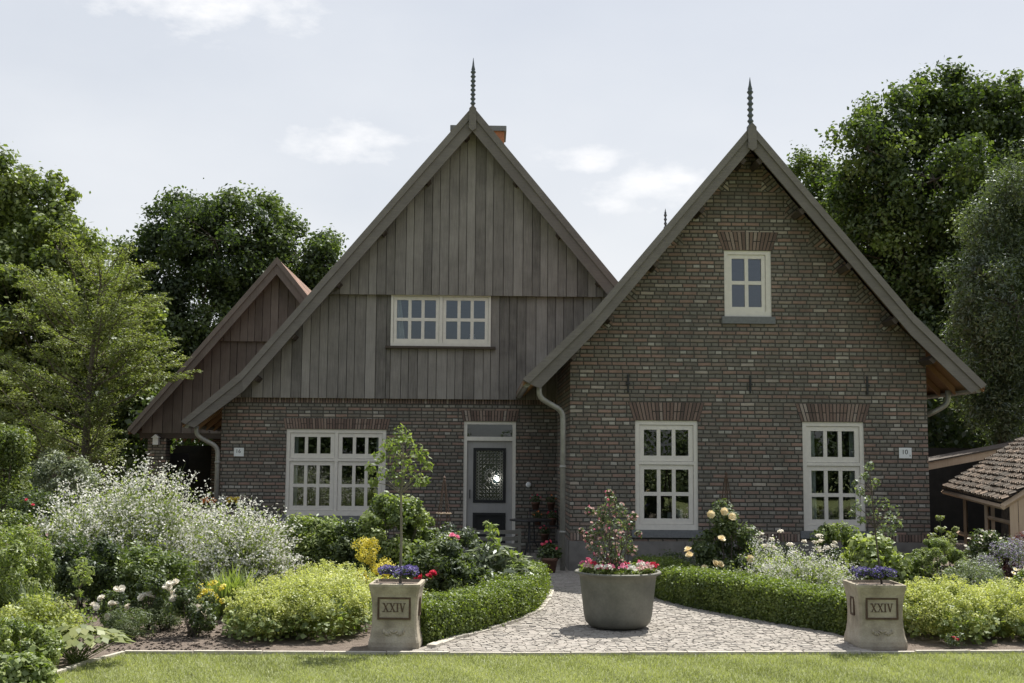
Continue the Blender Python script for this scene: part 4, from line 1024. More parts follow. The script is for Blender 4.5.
tree('poplar_tree', 'dark green tree showing just left of the tall timber gable slope', (-6.9, 38),
     [LB((-8.4, 38, 9.04), 38), LB((-7.02, 37.5, 8.18), 38), LB((-5.94, 37, 7.98), 26), LB((-7.73, 38, 6.51), 55), LB((-5.91, 38, 6.86), 38), LB((-8.52, 37, 7.04), 40), LB((-7.34, 38, 4.18), 60)],
     .13, 62000, 'leaf_dark', .15, 4, .38, 430, (.5, .28))
tree('oak_tree', 'largest dark oak rising high behind the right roof slope', (12.0, 33),
     [LB((11.35, 33, 11.51), 44), LB((12.5, 33.5, 12.43), 36), LB((13.27, 33, 11.67), 36), LB((14.01, 33, 11.74), 44), LB((10.08, 32, 10.48), 36), LB((15.18, 33, 11.69), 52), LB((11.11, 34, 6.46), 50), LB((11.67, 34, 4.96), 50), LB((12.25, 33.5, 5.51), 55), LB((10.41, 34, 8.26), 45), LB((10.72, 33, 9.41), 48), LB((11.77, 31.5, 9.5), 60), LB((11.39, 33, 7.35), 65), LB((13.77, 33, 8.99), 65), LB((15.65, 33, 8.71), 80), LB((12.66, 33, 6.04), 75), LB((12.02, 33, 3.72), 70), LB((14.55, 33.5, 4.35), 90)],
     .135, 190000, 'leaf_oak', .22, 4, .42, 880, (.48, .28))
tree('young_oak_tree', 'small oak crown peeping over the right roof slope, left of the largest oak', (9.6, 37),
     [LB((9.61, 37, 11.32), 17), LB((10.05, 36.5, 10.44), 24), LB((10.63, 37, 9.99), 26), LB((11.01, 37, 9.33), 40), LB((11.62, 37, 7.52), 48), LB((11.89, 37, 5.24), 50)], .12, 50000, 'leaf_oak', .16, 4, .34, 260, (.55, .28))
tree('willow_tree', 'grey green drooping tree at the right edge in front of the oaks', (10.9, 25.5),
     [LB((11.26, 25.5, 7.7), 30), LB((10.56, 25.2, 6.79), 26), LB((10.16, 25, 5.79), 28), LB((10.94, 25, 6.08), 38), LB((11.77, 25, 7.7), 48), LB((10.2, 25, 4.9), 36), LB((10.9, 24.5, 4.95), 62), LB((10.31, 25, 3.59), 45), LB((11.49, 25, 3.05), 60)],
     .095, 95000, 'leaf_grey', .18, 2.2, .34, 300, (.42, .22), aspect=.3, flat=1.2)

# feathery layered tree in front of the carport
ft = empty('honey_locust_tree', 'feathery lime green tree with layered branches reaching across the rear timber gable', 'tree', (-7.55, 20.3, 0))
b = MB(); b.tube([(0, 0, -.05), (.05, 0, 1.6), (.1, 0, 3.2), (.22, 0, 5.0)], [.075, .06, .045, .012], 8); random.seed(21)
twP = []; twN = []; twT = []; twL = []
def spray(P0, P1, width, n):
    P0 = np.array(P0); P1 = np.array(P1); t = rng.random(n) ** .75; c = P0 + (P1 - P0) * t[:, None]; d = unit((P1 - P0)[None])[0]
    c[:, 2] += .10 * np.sin(t * 3.1) * np.linalg.norm(P1 - P0) * .5
    off = rng.normal(size=(n, 3)) * np.array([1, 1, .5]) * width * (1.05 - .75 * t)[:, None]
    twP.append(c + off); twN.append(unit(np.array([0, -.1, 1]) + rng.normal(size=(n, 3)) * .45)); T = unit(d + rng.normal(size=(n, 3)) * .6); twL.append(T); twT.append(.5 + rng.normal() * .12 + rng.normal(size=n) * .2)
nb = 62
for k in range(nb):
    f = k / nb; z = .9 + 3.9 * f; ang = k * 2.399 + random.uniform(-.4, .4); ln = (2.35 * (1 - f) ** .6 + .45) * random.uniform(.65, 1.0)
    z += random.uniform(-.25, .25); ln *= .95 if math.cos(ang) < 0 else (.25 if z < 2.3 else .82)
    x0 = .05 + .04 * z; e = (x0 + ln * math.cos(ang), ln * .8 * math.sin(ang), z + random.uniform(.1, .8) + .42 * ln)
    m_ = (x0 + ln * .5 * math.cos(ang), ln * .4 * math.sin(ang), z + .28 * ln * .5 + .12)
    b.tube([(x0, 0, z), m_, e], [.022 * (1.2 - f), .013, .004], 4, cap=False)
    spray((x0 + .1 * math.cos(ang), .1 * math.sin(ang), z), e, .12 + .04 * ln, int(330 * ln))
    for q in range(int(3 + ln * 3)):
        tt = random.uniform(.3, .95); bp = np.array((x0, 0, z)) * (1 - tt) + np.array(e) * tt; a2 = ang + random.choice((-1, 1)) * random.uniform(.5, 1.1); l2 = ln * .34 * random.uniform(.6, 1.2)
        e2 = bp + np.array([l2 * math.cos(a2), l2 * math.sin(a2), random.uniform(-.02, .14)]); b.tube([tuple(bp), tuple(e2)], [.006, .002], 3, cap=False); spray(bp, e2, .08, int(170 * l2) + 12)
# the long low branches towards the carport
for (p, q) in (((-5.66, 20.2, 3.11), 3.1), ((-5.92, 20.6, 3.32), 3.3), ((-6.01, 20.0, 3.69), 3.4), ((-6.4, 20.6, 4.51), 3.9), ((-6.73, 20.3, 4.74), 4.2)):
    e = (p[0] + 7.55, p[1] - 20.3, p[2]); s_ = (.15, 0, e[2] - .35 - random.uniform(0, .2)); b.tube([s_, tuple((Vector(s_) + Vector(e)) / 2 + Vector((0, 0, .12))), e], [.018, .011, .003], 4, cap=False); spray(s_, e, .14, 620)
    for q_ in range(9):
        tt = random.uniform(.35, .98); bp = np.array(s_) * (1 - tt) + np.array(e) * tt + np.array([0, 0, .08]); a2 = random.uniform(-1.2, 1.2); l2 = random.uniform(.2, .5); e2 = bp + np.array([l2 * math.cos(a2), l2 * math.sin(a2), random.uniform(-.06, .1)]); spray(bp, e2, .06, 75)
b.build('trunk', 'bark', ft)
P = np.concatenate(twP); Nn = np.concatenate(twN); T = np.concatenate(twL)
quads('crown', leafquads(P, Nn, .05 * (.6 + .8 * rng.random(len(P))), .42, T), np.concatenate(twT), 'leaf_lime', ft)

# distant woodland masses (nobody could count them)
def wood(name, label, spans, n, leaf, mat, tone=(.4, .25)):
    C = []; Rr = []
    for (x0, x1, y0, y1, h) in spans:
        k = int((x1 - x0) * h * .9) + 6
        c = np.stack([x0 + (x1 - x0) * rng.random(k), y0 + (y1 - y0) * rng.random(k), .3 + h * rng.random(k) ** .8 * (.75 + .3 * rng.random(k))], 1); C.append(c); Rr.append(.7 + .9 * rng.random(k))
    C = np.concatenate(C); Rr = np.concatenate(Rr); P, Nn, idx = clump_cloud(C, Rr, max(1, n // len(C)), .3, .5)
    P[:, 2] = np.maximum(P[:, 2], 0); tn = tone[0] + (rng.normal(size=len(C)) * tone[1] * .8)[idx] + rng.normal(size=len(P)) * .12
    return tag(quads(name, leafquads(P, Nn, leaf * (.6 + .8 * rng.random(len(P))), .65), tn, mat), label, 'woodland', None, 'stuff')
wood('woodland', 'dark mass of far undergrowth along the horizon behind the house', [(-26, -7, 44, 48, 5), (8, 30, 38, 42, 6), (-7, 8, 44, 47, 3)], 60000, .26, 'leaf_dark')
wood('woodland', 'row of trees across the lawn, seen only as green reflections in the window panes', [(-24, 24, -14, -11, 2.6), (-10, -1, -14, -11, 3.9), (2, 7, -15, -12, 2.4), (9, 20, -15, -12, 3.6)], 60000, .22, 'leaf_dark', (.4, .25))
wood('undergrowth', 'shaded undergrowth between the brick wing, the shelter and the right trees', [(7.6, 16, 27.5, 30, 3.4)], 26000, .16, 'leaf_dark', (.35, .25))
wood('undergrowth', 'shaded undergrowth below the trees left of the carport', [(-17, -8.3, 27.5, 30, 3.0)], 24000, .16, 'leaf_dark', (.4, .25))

# ================================================================ tub with rose and geraniums
TX, TY = 1.115, 12.1
prof = [(0, 0), (.26, 0), (.30, .012), (.335, .05), (.352, .12), (.372, .30), (.390, .46), (.398, .515), (.425, .53), (.447, .540), (.450, .552), (.440, .562), (.415, .560), (.395, .545), (.385, .50), (.0, .50)]
t = MB().lathe(prof, (0, 0, 0), 64).build('tub', 'tub', None, True); t.location = (TX, TY, .03); tag(t, 'large round grey green metal tub standing on the cobbled path', 'tub')
sl_ = MB().lathe([(0, 0), (.383, .0), (.383, -.02)], (0, 0, 0), 32).build('potting_soil', 'soil', t); sl_.location = (0, 0, .512)
root = empty('climbing_rose', 'airy upright rose with pale pink blossoms growing in the round metal tub', 'rose', (TX - .02, TY, .53))
ends = []; P_ = []; 
cl = []
for (px, py, r) in ((613, 500, .07), (605, 512, .09), (622, 510, .09), (600, 528, .10), (617, 525, .11), (630, 522, .08), (596, 545, .09), (610, 545, .12), (626, 542, .11), (592, 536, .06), (634, 548, .07), (604, 560, .10), (620, 562, .11), (611, 492, .04), (584, 530, .03), (640, 532, .035), (636, 515, .04), (592, 510, .05), (608,520,.08), (618,552,.1)):
    X = (px - 514) / 1150 * 12.1 - (TX - .02); Z = 1.78 - (py - 455.5) / 1150 * 12.1 - .53; cl.append((X, random.uniform(-.14, .14), Z, r))
cc = np.array([c[:3] for c in cl]); rad = np.array([c[3] for c in cl]); P, Nn, idx = clump_cloud(cc, rad, 125, .3, .15)
quads('foliage', leafquads(P, Nn, .034 * (.6 + .8 * rng.random(len(P))), .55), .45 + rng.normal(size=len(P)) * .25, 'leaf_grey', root)
stems_mesh(root, [tuple(c) for c in cc] + [(.0, 0, .9)], .006, 'bark', 'stems', .12, .06)
P, Nn, idx = clump_cloud(cc, rad, 8, 0, .8); blossoms(root, P, .034, 'p_palepink', 5, 2); P, Nn, idx = clump_cloud(cc, rad, 2, 0, .8); blossoms(root, P, .03, 'p_pink', 5, 2, 'buds')
root = empty('geraniums', 'ring of pink, red and white geraniums filling the rim of the metal tub', 'flowers', (TX, TY, .52))
k = 46; th = rng.random(k) * 6.283; rr = .16 + .20 * rng.random(k); cc = np.stack([rr * np.cos(th), rr * np.sin(th), .05 + .035 * rng.random(k)], 1)
P, Nn, idx = clump_cloud(cc, np.full(k, .065), 55, .7, .3); quads('foliage', leafquads(P, Nn, .036 * (.6 + .7 * rng.random(len(P))), .9), .55 + rng.normal(size=len(P)) * .22, 'leaf_shrub', root)
heads = {'p_pink': ((-.36, -.12), (-.19, -.3), (-.10, -.26), (.02, -.36), (-.3, .1), (.25, .1), (.3, -.16)), 'p_red': ((.38, -.05), (.34, -.12), (-.25, -.02), (.08, -.1), (.0, .3)), 'p_white': ((-.13, -.34), (.12, -.3), (.1, -.2), (.22, -.2), (-.22, -.33), (.05, .2)), 'p_palepink': ((.2, -.33), (.27, -.28), (-.05, .1), (-.33, -.2), (.3, -.25))}
for m_, pts in heads.items():
    C = [];
    for (x, y_) in pts:
        c = np.array([x, y_, .105 + random.uniform(0, .04)]); d = rdir(20); d[:, 2] = np.abs(d[:, 2]); C.append(c + d * .042)
    blossoms(root, np.concatenate(C), .027, m_, 5, 1, {'p_pink': 'pink_blooms', 'p_red': 'red_blooms', 'p_white': 'white_blooms', 'p_palepink': 'salmon_blooms'}[m_], None, .9)

# ================================================================ stone planters
def serif_glyphs(txt, h, y, b):
    w_ = {'X': .72, 'I': .34, 'V': .72}; adv = sum(w_[c] for c in txt) * h + .06 * h * (len(txt) - 1); x = -adv / 2
    def bar(x0, z0, x1, z1, t): b.slab([(x0 - t / 2, z0), (x0 + t / 2, z0), (x1 + t / 2, z1), (x1 - t / 2, z1)], y, y + .006)
    for ch in txt:
        W_ = w_[ch] * h; sh_ = .055 * h
        if ch == 'X': bar(x + .12 * h, -h / 2, x + W_ - .12 * h, h / 2, .07 * h); bar(x + W_ - .12 * h, -h / 2, x + .12 * h, h / 2, .16 * h); ser = [(x + .12 * h, -1), (x + W_ - .12 * h, -1), (x + .12 * h, 1), (x + W_ - .12 * h, 1)]
        elif ch == 'I': bar(x + W_ / 2, -h / 2, x + W_ / 2, h / 2, .15 * h); ser = [(x + W_ / 2, -1), (x + W_ / 2, 1)]
        else: bar(x + W_ / 2, -h / 2, x + .12 * h, h / 2, .16 * h); bar(x + W_ / 2, -h / 2, x + W_ - .12 * h, h / 2, .07 * h); ser = [(x + .12 * h, 1), (x + W_ - .12 * h, 1)]
        for (sx, sg) in ser:
            z = sg * h / 2; b.slab([(sx - .15 * h, min(z, z - sg * sh_)), (sx + .15 * h, min(z, z - sg * sh_)), (sx + .15 * h, max(z, z - sg * sh_)), (sx - .15 * h, max(z, z - sg * sh_))], y - .001, y + .005)
        x += W_ + .06 * h
PP = [(.228, 0), (.233, .03), (.231, .07), (.218, .12), (.207, .20), (.2025, .30), (.206, .40), (.218, .50), (.232, .56), (.235, .568), (.235, .592)]
def make_planter(loc, label, rz):
    root = empty('stone_planter', label, 'planter', loc, rz, 'stone planters either side of the path')
    b = MB(); N_ = 8
    def ringpts(r, z):      # square with slightly rounded corners
        c = .018; pts = []
        for sx, sy in ((-1, -1), (1, -1), (1, 1), (-1, 1)):
            if sx * sy > 0: pts += [(sx * r, sy * (r - c), z), (sx * (r - c), sy * r, z)] if sx < 0 else [(sx * r, sy * (r - c), z), (sx * (r - c), sy * r, z)]
            else: pts += [(sx * (r - c), sy * r, z), (sx * r, sy * (r - c), z)]
        return pts
    rings = [ringpts(r, z) for r, z in PP] + [ringpts(.205, .597), ringpts(.20, .55)]
    for A_, B_ in zip(rings, rings[1:]):
        for q in range(8): b.poly([A_[q], A_[(q + 1) % 8], B_[(q + 1) % 8], B_[q]])
    b.poly(rings[-1]); b.build('planter_body', 'caststone', root)
    for a in range(4):
        g = MB(); zc, hw, hh = .375, .152, .100; yb = -.2085
        if a % 2: hw, hh = .052, .085
        frame_box(g, -hw, hw, zc - hh, zc + hh, .017, yb - .009, yb + .03)
        f = g.build('panel_frame', 'rust', root); f.rotation_euler = (0, 0, R(90 * a))
        MB().box(-hw + .017, hw - .017, yb - .002, yb + .03, zc - hh + .017, zc + hh - .017).build('panel', 'caststone', f)
        if a % 2: continue
        lt = MB(); serif_glyphs('XXIV', .078, 0, lt); l_ = lt.build('lettering', 'rust', f); l_.location = (0, yb - .0065, zc + .008)
        o_r = MB()   # shallow relief of leaves below the panel
        for s_ in (-1, 1):
            for k in range(5):
                t_ = k / 4; cx, cz = s_ * (.015 + .075 * t_), .165 - .022 * math.sin(t_ * 3.1); o_r.lathe([(0, .012), (.010, .009), (.017, 0)], (0, 0, 0), 8)
                for vi in range(len(o_r.v) - 24, len(o_r.v)):
                    x_, y_, z_ = o_r.v[vi]; ang = s_ * (.5 + t_); o_r.v[vi] = (cx + x_ * 1.5 * math.cos(ang) - y_ * math.sin(ang) * .8, -.2115 - z_ * 1.3, cz + x_ * 1.5 * math.sin(ang) + y_ * .8 * math.cos(ang))
        r_ = o_r.build('leaf_relief', 'caststone', root); r_.rotation_euler = (0, 0, R(90 * a))
    so = MB().box(-.2, .2, -.2, .2, .545, .57).build('potting_soil', 'soil', root)
    return root
pl = make_planter((-1.05, 10.90, .0), 'square stone planter with an XXIV panel left of the path', R(-2))
pr = make_planter((3.47, 11.14, .0), 'square stone planter with an XXIV panel right of the path', R(1))
def campanula(loc, label):
    root = empty('bellflower', label, 'flowers', loc, 0, 'violet bellflowers in the stone planters')
    k = 60; cc = np.stack([rng.uniform(-.17, .17, k), rng.uniform(-.16, .15, k), np.zeros(k)], 1); cc[:, 2] = .06 + .075 * np.sqrt(np.maximum(0, 1 - (np.abs(np.abs(cc[:, 0]) - .09) / .11) ** 2))
    P, Nn, idx = clump_cloud(cc, np.full(k, .03), 70, .5, .4); quads('foliage', leafquads(P, Nn, .013 * (.6 + .8 * rng.random(len(P))), .7), .4 + rng.normal(size=len(P)) * .25, 'leaf_grey', root)
    P, Nn, idx = clump_cloud(cc, np.full(k, .036), 17, .9, .9); P = P[P[:, 2] > .03]; blossoms(root, P, .017, 'p_violet', 5, 1, 'blossoms', (0, -.5, .8), .5)
campanula((-1.05, 10.90, .57), 'violet bellflowers topping the left stone planter'); campanula((3.47, 11.14, .57), 'violet bellflowers topping the right stone planter')

def standard(name, label, loc, pts, clp, mat, leaf, per, D_, tr=.012, twig='bark', tone=(.5, .25)):
    root = empty(name, label, 'tree', loc, 0); cam_z = 1.78
    def P3(px, py, dy=0): X = (px - 512 + (py - 341.5) * .0077) / 1150 * 1.0 * (D_ + dy); return (X - loc[0], D_ + dy - loc[1], cam_z - (py - 455.5) / 1150 * (D_ + dy) - loc[2])
    b = MB(); tp = [P3(*p) for p in pts]; b.tube(tp, [tr * (1 - .6 * k / (len(tp) - 1)) for k in range(len(tp))], 8)
    cc = []; rad = []
    for (px, py, r) in clp:
        c = P3(px, py, random.uniform(-.14, .14)); cc.append(c); rad.append(r * D_ / 1150)
        nb_ = min(tp[1:], key=lambda q: (Vector(q) - Vector(c)).length + (3 if q[2] > c[2] + .05 else 0)); b.tube([nb_, tuple((Vector(nb_) + Vector(c)) / 2 + Vector((0, 0, .03))), c], [tr * .4, tr * .3, tr * .12], 5, cap=False)
    b.build('trunk', twig, root)
    P, Nn, idx = clump_cloud(np.array(cc), np.array(rad), per, .4, .2)
    quads('crown', leafquads(P, Nn, leaf * (.6 + .8 * rng.random(len(P))), .5), tone[0] + rng.normal(size=len(P)) * tone[1], mat, root)
    return root
standard('standard_tree', 'slim standard tree with fresh green crown in the left stone planter', (-1.05, 10.93, .58), [(402, 588), (402.5, 540), (402, 495), (404, 460), (402, 436)],
         [(402, 436, 9), (388, 447, 9), (416, 450, 9), (380, 459, 8), (396, 460, 11), (409, 466, 10), (424, 458, 7), (428, 468, 6), (371, 470, 6), (386, 474, 10), (415, 480, 9), (400, 480, 9), (426, 482, 5), (375, 484, 5), (395, 447, 8), (408, 441, 6)], 'leaf_shrub', .047, 48, 10.93, .014, 'bark_pale')
standard('standard_tree', 'leaning standard tree with sparse grey green crown in the right stone planter', (3.47, 11.17, .58), [(877, 588), (874, 560), (871, 525), (869, 490), (867, 462)],
         [(867, 464, 5), (862, 474, 5), (872, 481, 6), (857, 489, 6), (854, 503, 6), (866, 498, 7), (880, 500, 7), (889, 508, 8), (884, 520, 8), (893, 520, 6), (871, 512, 7), (858, 517, 5), (850, 511, 4), (888, 529, 5), (878, 527, 6), (853, 480, 3)], 'leaf_grey', .04, 40, 11.17, .011, 'bark', (.6, .3))

# ================================================================ clipped box hedges
def hedge(label, line, width, height, n_per_m, name='box_hedge'):
    """line is the front foot of the hedge; the body lies to its left (walking along it)"""
    c0 = line[0]; root = empty(name, label, 'hedge', (c0[0], c0[1], 0), 0, 'clipped box hedges along the path'); P = []; Nn = []; core = MB()
    pts = [np.array(p, float) for p in line]; norms = []
    for i in range(len(pts)):
        d = pts[min(i + 1, len(pts) - 1)] - pts[max(i - 1, 0)]; d /= np.linalg.norm(d); norms.append(np.array([-d[1], d[0]]))
    o = np.array([c0[0], c0[1]]); total = 0
    for i in range(len(pts) - 1):
        a, b_ = pts[i], pts[i + 1]; na, nb_ = norms[i], norms[i + 1]; L_ = np.linalg.norm(b_ - a); k = int(L_ * n_per_m); total += k
        t = rng.random(k)[:, None]; base = a + (b_ - a) * t; nn_ = na + (nb_ - na) * t
        face = rng.random(k); hgt = height * (1 + .05 * np.sin(base[:, 0] * 9 + base[:, 1] * 7) + .045 * np.sin(base[:, 1] * 17)); w_ = width
        s = rng.random(k); q = np.zeros((k, 3)); nv = np.zeros((k, 3))
        top = face < .42; fr = (face >= .42) & (face < .8); bk = face >= .8
        q[top, :2] = (base + nn_ * (s * w_)[:, None])[top] - o; q[top, 2] = hgt[top]; nv[top, 2] = 1
        bul = .03 * np.sin(s * math.pi)
        q[fr, :2] = (base - nn_ * bul[:, None])[fr] - o; q[fr, 2] = (s * hgt)[fr]; nv[fr, :2] = -nn_[fr]
        q[bk, :2] = (base + nn_ * w_)[bk] - o; q[bk, 2] = (s * hgt)[bk]; nv[bk, :2] = nn_[bk]
        q += rng.normal(size=(k, 3)) * .018; tuft = rng.random(k) < .12; q[tuft] += nv[tuft] * (rng.random(tuft.sum()) * .05)[:, None]; P.append(q); Nn.append(unit(nv * .7 + rng.normal(size=(k, 3)) * .55 + np.array([0, 0, .25])))
        ins = .05; A_ = [tuple(a + na * ins - o), tuple(b_ + nb_ * ins - o), tuple(b_ + nb_ * (w_ - ins) - o), tuple(a + na * (w_ - ins) - o)]; core.prism(A_, 0, height - .045)
    for end, sgn in ((0, -1), (-1, 1)):      # end caps
        k = n_per_m // 4; s, z = rng.random(k), rng.random(k); q = np.zeros((k, 3)); q[:, :2] = pts[end] + norms[end] * (s * width)[:, None] - o; q[:, 2] = z * height; d = np.array([norms[end][1], -norms[end][0]]) * sgn
        q += rng.normal(size=(k, 3)) * .02; nv = np.zeros((k, 3)); nv[:, :2] = d; P.append(q); Nn.append(unit(nv * .7 + rng.normal(size=(k, 3)) * .5))
    P = np.concatenate(P); Nn = np.concatenate(Nn); n = len(P); patch = .12 * np.sin(P[:, 0] * 11 + 2) * np.sin(P[:, 1] * 9) + .1 * np.sin(P[:, 0] * 31 + P[:, 1] * 23)
    quads('foliage', leafquads(P, Nn, .027 * (.6 + .8 * rng.random(n)), .6), .5 + patch + rng.normal(size=n) * .2, 'leaf_box', root)
    core.build('inner_twigs', 'leaf_deep', root)
hedge('low curved box hedge edging the left side of the path', [(-.80, 10.98), (-.50, 11.45), (-.20, 12.0), (.07, 12.6), (.27, 13.3), (.38, 14.2), (.44, 15.0), (.36, 15.6), (.10, 15.8)], .44, .33, 17000)
hedge('low curved box hedge edging the right side of the path', [(1.70, 15.9), (1.74, 15.2), (1.87, 14.5), (2.14, 13.75), (2.55, 13.0), (3.0, 12.3), (3.38, 11.75)], .50, .37, 17000)

# ================================================================ planting, left side
def put(px, Y): return ((px - 512 + .0077 * 230) / 1150 * Y, Y)
def spraybush(name, label, c, rx, ry, h, n_stems, per, mat='leaf_silver', fm='p_white', fs=.033, out=1.0, leafn=9000, leafmat='leaf_shrub'):
    """a froth of small white flowers at the ends of many thin arching stems"""
    root = empty(name, label, 'shrub', (c[0], c[1], 0))
    d = rdir(n_stems); d[:, 2] = np.abs(d[:, 2]); d = unit(d + np.array([0, -.12, .12])); ln = out * (.66 + .52 * rng.random(n_stems) ** 1.8)
    E = np.stack([d[:, 0] * rx, d[:, 1] * ry, .12 + d[:, 2] * (h - .12)], 1) * ln[:, None]; S0 = E * .3; S0[:, 2] = E[:, 2] * .25
    b = MB()
    for s_, e in zip(S0[::2], E[::2]): b.tube([tuple(s_), tuple((s_ + e) / 2 + [0, 0, .06]), tuple(e)], [.004, .003, .0015], 3, random.random(), cap=False)
    b.build('stems', 'leaf_shrub', root)
    t = .60 + .40 * rng.random((n_stems, per)) ** .75; P = S0[:, None] + (E - S0)[:, None] * t[..., None]; P[..., 2] += .06 * (1 - (2 * t - 1) ** 2)
    P = P.reshape(-1, 3) + rng.normal(size=(n_stems * per, 3)) * .022; n = len(P)
    Nn = unit(rng.normal(size=(n, 3)) + np.array([0, -.3, .6])); quads('blossoms', leafquads(P, Nn, fs * (.5 + .9 * rng.random(n)), .6), .45 + rng.normal(size=n) * .3, fm, root)
    t = .05 + .85 * rng.random(leafn); i = rng.integers(0, n_stems, leafn); P = S0[i] * (1 - t[:, None]) + E[i] * t[:, None] * .97 + rng.normal(size=(leafn, 3)) * .06; P[:, 2] = np.abs(P[:, 2]) + .02
    quads('foliage', leafquads(P, unit(rng.normal(size=(leafn, 3)) + np.array([0, 0, .5])), .045 * (.5 + .9 * rng.random(leafn)), .5), .8 + rng.normal(size=leafn) * .25, leafmat, root)
    return root
spraybush('white_flowering_shrub', 'biggest frothy white flowering shrub, in front of the carport', put(140, 15.2), 1.30, 1.0, 1.56, 1900, 12, leafn=42000)
spraybush('white_flowering_shrub', 'lower frothy white shrub right of the biggest one, left of the wide window', put(243, 14.8), .85, .7, 1.12, 950, 14, leafn=22000)
spraybush('white_flowering_shrub', 'small pale flowering shrub at the left foot of the biggest white shrub', put(75, 14.6), .55, .6, 1.25, 460, 12, leafn=9000)
shrub('leafy_shrub', 'deep green leafy shrub below the biggest white flowering shrub', 'shrub', put(140, 13.4), .72, .5, .68, 12000, .05, 'leaf_shrub', 90, (.22, .3), csz=.18)
shrub('leafy_shrub', 'shadowy dark shrub behind the little standard tree at the left', 'shrub', put(92, 13.2), .5, .45, .85, 8000, .05, 'leaf_deep', 60, (.3, .3), csz=.18)
shrub('yew_column', 'clipped dark evergreen column at the far left edge', 'shrub', put(5, 17.0), .36, .36, 2.15, 16000, .05, 'leaf_mid', 70, (.4, .3), csz=.42, surf=.9, lobes=[((0, 0, 1.85), (.3, .3, .2), 25)])
shrub('hedge_bush', 'pale topped hedge bush beside the evergreen column', 'hedge', put(60, 18.5), .75, .5, 1.85, 14000, .055, 'leaf_silver', 60, (.25, .3), csz=.24)
shrub('rose_bush', 'red dotted bush between the evergreen column and the white shrub', 'rose', put(40, 16.2), .62, .5, 1.25, 10000, .05, 'leaf_deep', 50, (.55, .3), csz=.22)
root = bpy.data.objects['rose_bush']; blossoms(root, [(.05, -.45, 1.12), (.12, -.4, 1.05)], .05, 'p_red', 5, 3)
shrub('bronze_bush', 'low bronze tinted bush at the left edge below the evergreen column', 'shrub', put(15, 14.2), .8, .5, .98, 11000, .05, 'leaf_mid', 55, (.4, .3), csz=.22)
blossoms(bpy.data.objects['bronze_bush'], surface_pts(.7, .45, .9, 70), .035, 'p_palepink', 5, 1)
shrub('leafy_shrub', 'shrub with soft light green leaves at the left edge, mid height', 'shrub', put(18, 12.0), .5, .45, 1.0, 11000, .05, 'leaf_shrub', 70, (.68, .3), csz=.19, aspect=.35)
gf = empty('wooden_fence', 'short piece of weathered board fence behind the white shrub', 'fence', (-7.2, 20.6, 0), R(4)); b = MB()
for k in range(7): b.box(-1.0 + k * .145, -.865 + k * .145, 0, .02, .05, 1.62 + random.uniform(-.01, .01), random.random())
b.build('fence_boards', 'browncladding', gf); MB().box(-1.02, .02, -.03, .05, 1.64, 1.68).build('fence_rail', 'palewood', gf)

def lady(label, c, rx, ry, h, n, lobes=None, extra=0):
    root, cc = shrub('ladys_mantle', label, 'flowers', c, rx, ry, h, int(n * 1.25), .019, 'leaf_alch', 150, (.5, .3), aspect=.8, csz=.17, stems=0, lobes=lobes, group=None, surf=.9, part='blossoms')
    q = 90; th = rng.random(q) * 6.283; rr_ = np.sqrt(rng.random(q)); tips = np.stack([rx * rr_ * np.cos(th), ry * rr_ * np.sin(th), h * (1.12 - .45 * rr_ ** 2) + .05 * rng.random(q)], 1)
    P, Nn, idx = clump_cloud(tips, np.full(q, .035), 26, .5, .2); quads('stray_shoots', leafquads(P, Nn, .016 * (.6 + .8 * rng.random(len(P))), .8), .6 + rng.normal(size=len(P)) * .25, 'leaf_alch', root)
    k = int(2100 * rx * ry / .5); th = rng.random(k) * 6.283; r_ = np.sqrt(rng.random(k)); P = np.stack([rx * .97 * r_ * np.cos(th), ry * .97 * r_ * np.sin(th), np.maximum(.04, h * (.74 - .30 * r_ ** 3) * rng.random(k) ** .6)], 1)
    quads('foliage', leafquads(P, unit(rng.normal(size=(k, 3)) * .5 + np.array([0, -.35, .9])), .055 * (.6 + .7 * rng.random(k)), .9), .55 + rng.normal(size=k) * .25, 'leaf_shrub', root)
    stems_mesh(root, [tuple(c_) for c_ in cc[:30]], .003, 'leaf_shrub')
    return root
lady('yellow green froth of lady\'s mantle just left of the left planter', put(325, 11.75), .58, .80, .52, 34000)
lady('yellow green lady\'s mantle mound nearest the bare soil', put(272, 11.45), .42, .62, .46, 22000)
lady('rear mound of lady\'s mantle below the golden bush', put(330, 12.9), .62, .5, .50, 15000)
lady('yellow green froth of lady\'s mantle beside the right planter', put(935, 11.75), .52, .70, .50, 30000)
lady('yellow green lady\'s mantle at the right end of the lawn edge', put(1003, 11.85), .50, .62, .46, 25000)
lady('yellow green lady\'s mantle cut by the right edge of the photo', put(1060, 12.2), .5, .6, .48, 14000)
shrub('leafy_shrub', 'bright green bush under the wide white window', 'shrub', put(318, 15.7), .62, .45, .92, 15000, .07, 'leaf_shrub', 55, (.62, .25), csz=.24, aspect=.35)
shrub('leafy_shrub', 'bright green bush between the white shrub and the bush under the wide window', 'shrub', put(272, 15.9), .4, .4, .78, 7000, .065, 'leaf_shrub', 40, (.55, .25), csz=.24, aspect=.35)
shrub('lilac_bush', 'tall leafy green bush directly behind the left planter', 'shrub', put(396, 14.7), .52, .5, 1.28, 13500, .062, 'leaf_shrub', 65, (.5, .28), csz=.24, aspect=.6)
shrub('leafy_shrub', 'green bush right behind the golden bush', 'shrub', put(355, 15.2), .42, .4, .92, 8000, .06, 'leaf_deep', 45, (.6, .28), csz=.24)
root, cc = shrub('golden_bush', 'golden yellow feathery bush behind the lady\'s mantle, left of the left planter', 'shrub', put(371, 13.3), .24, .22, .56, 6500, .026, 'leaf_gold', 30, (.5, .3), csz=.26, aspect=.35, lobes=[((-.04, 0, .68), (.11, .1, .14), 14), ((.2, -.1, .5), (.08, .08, .04), 5)])
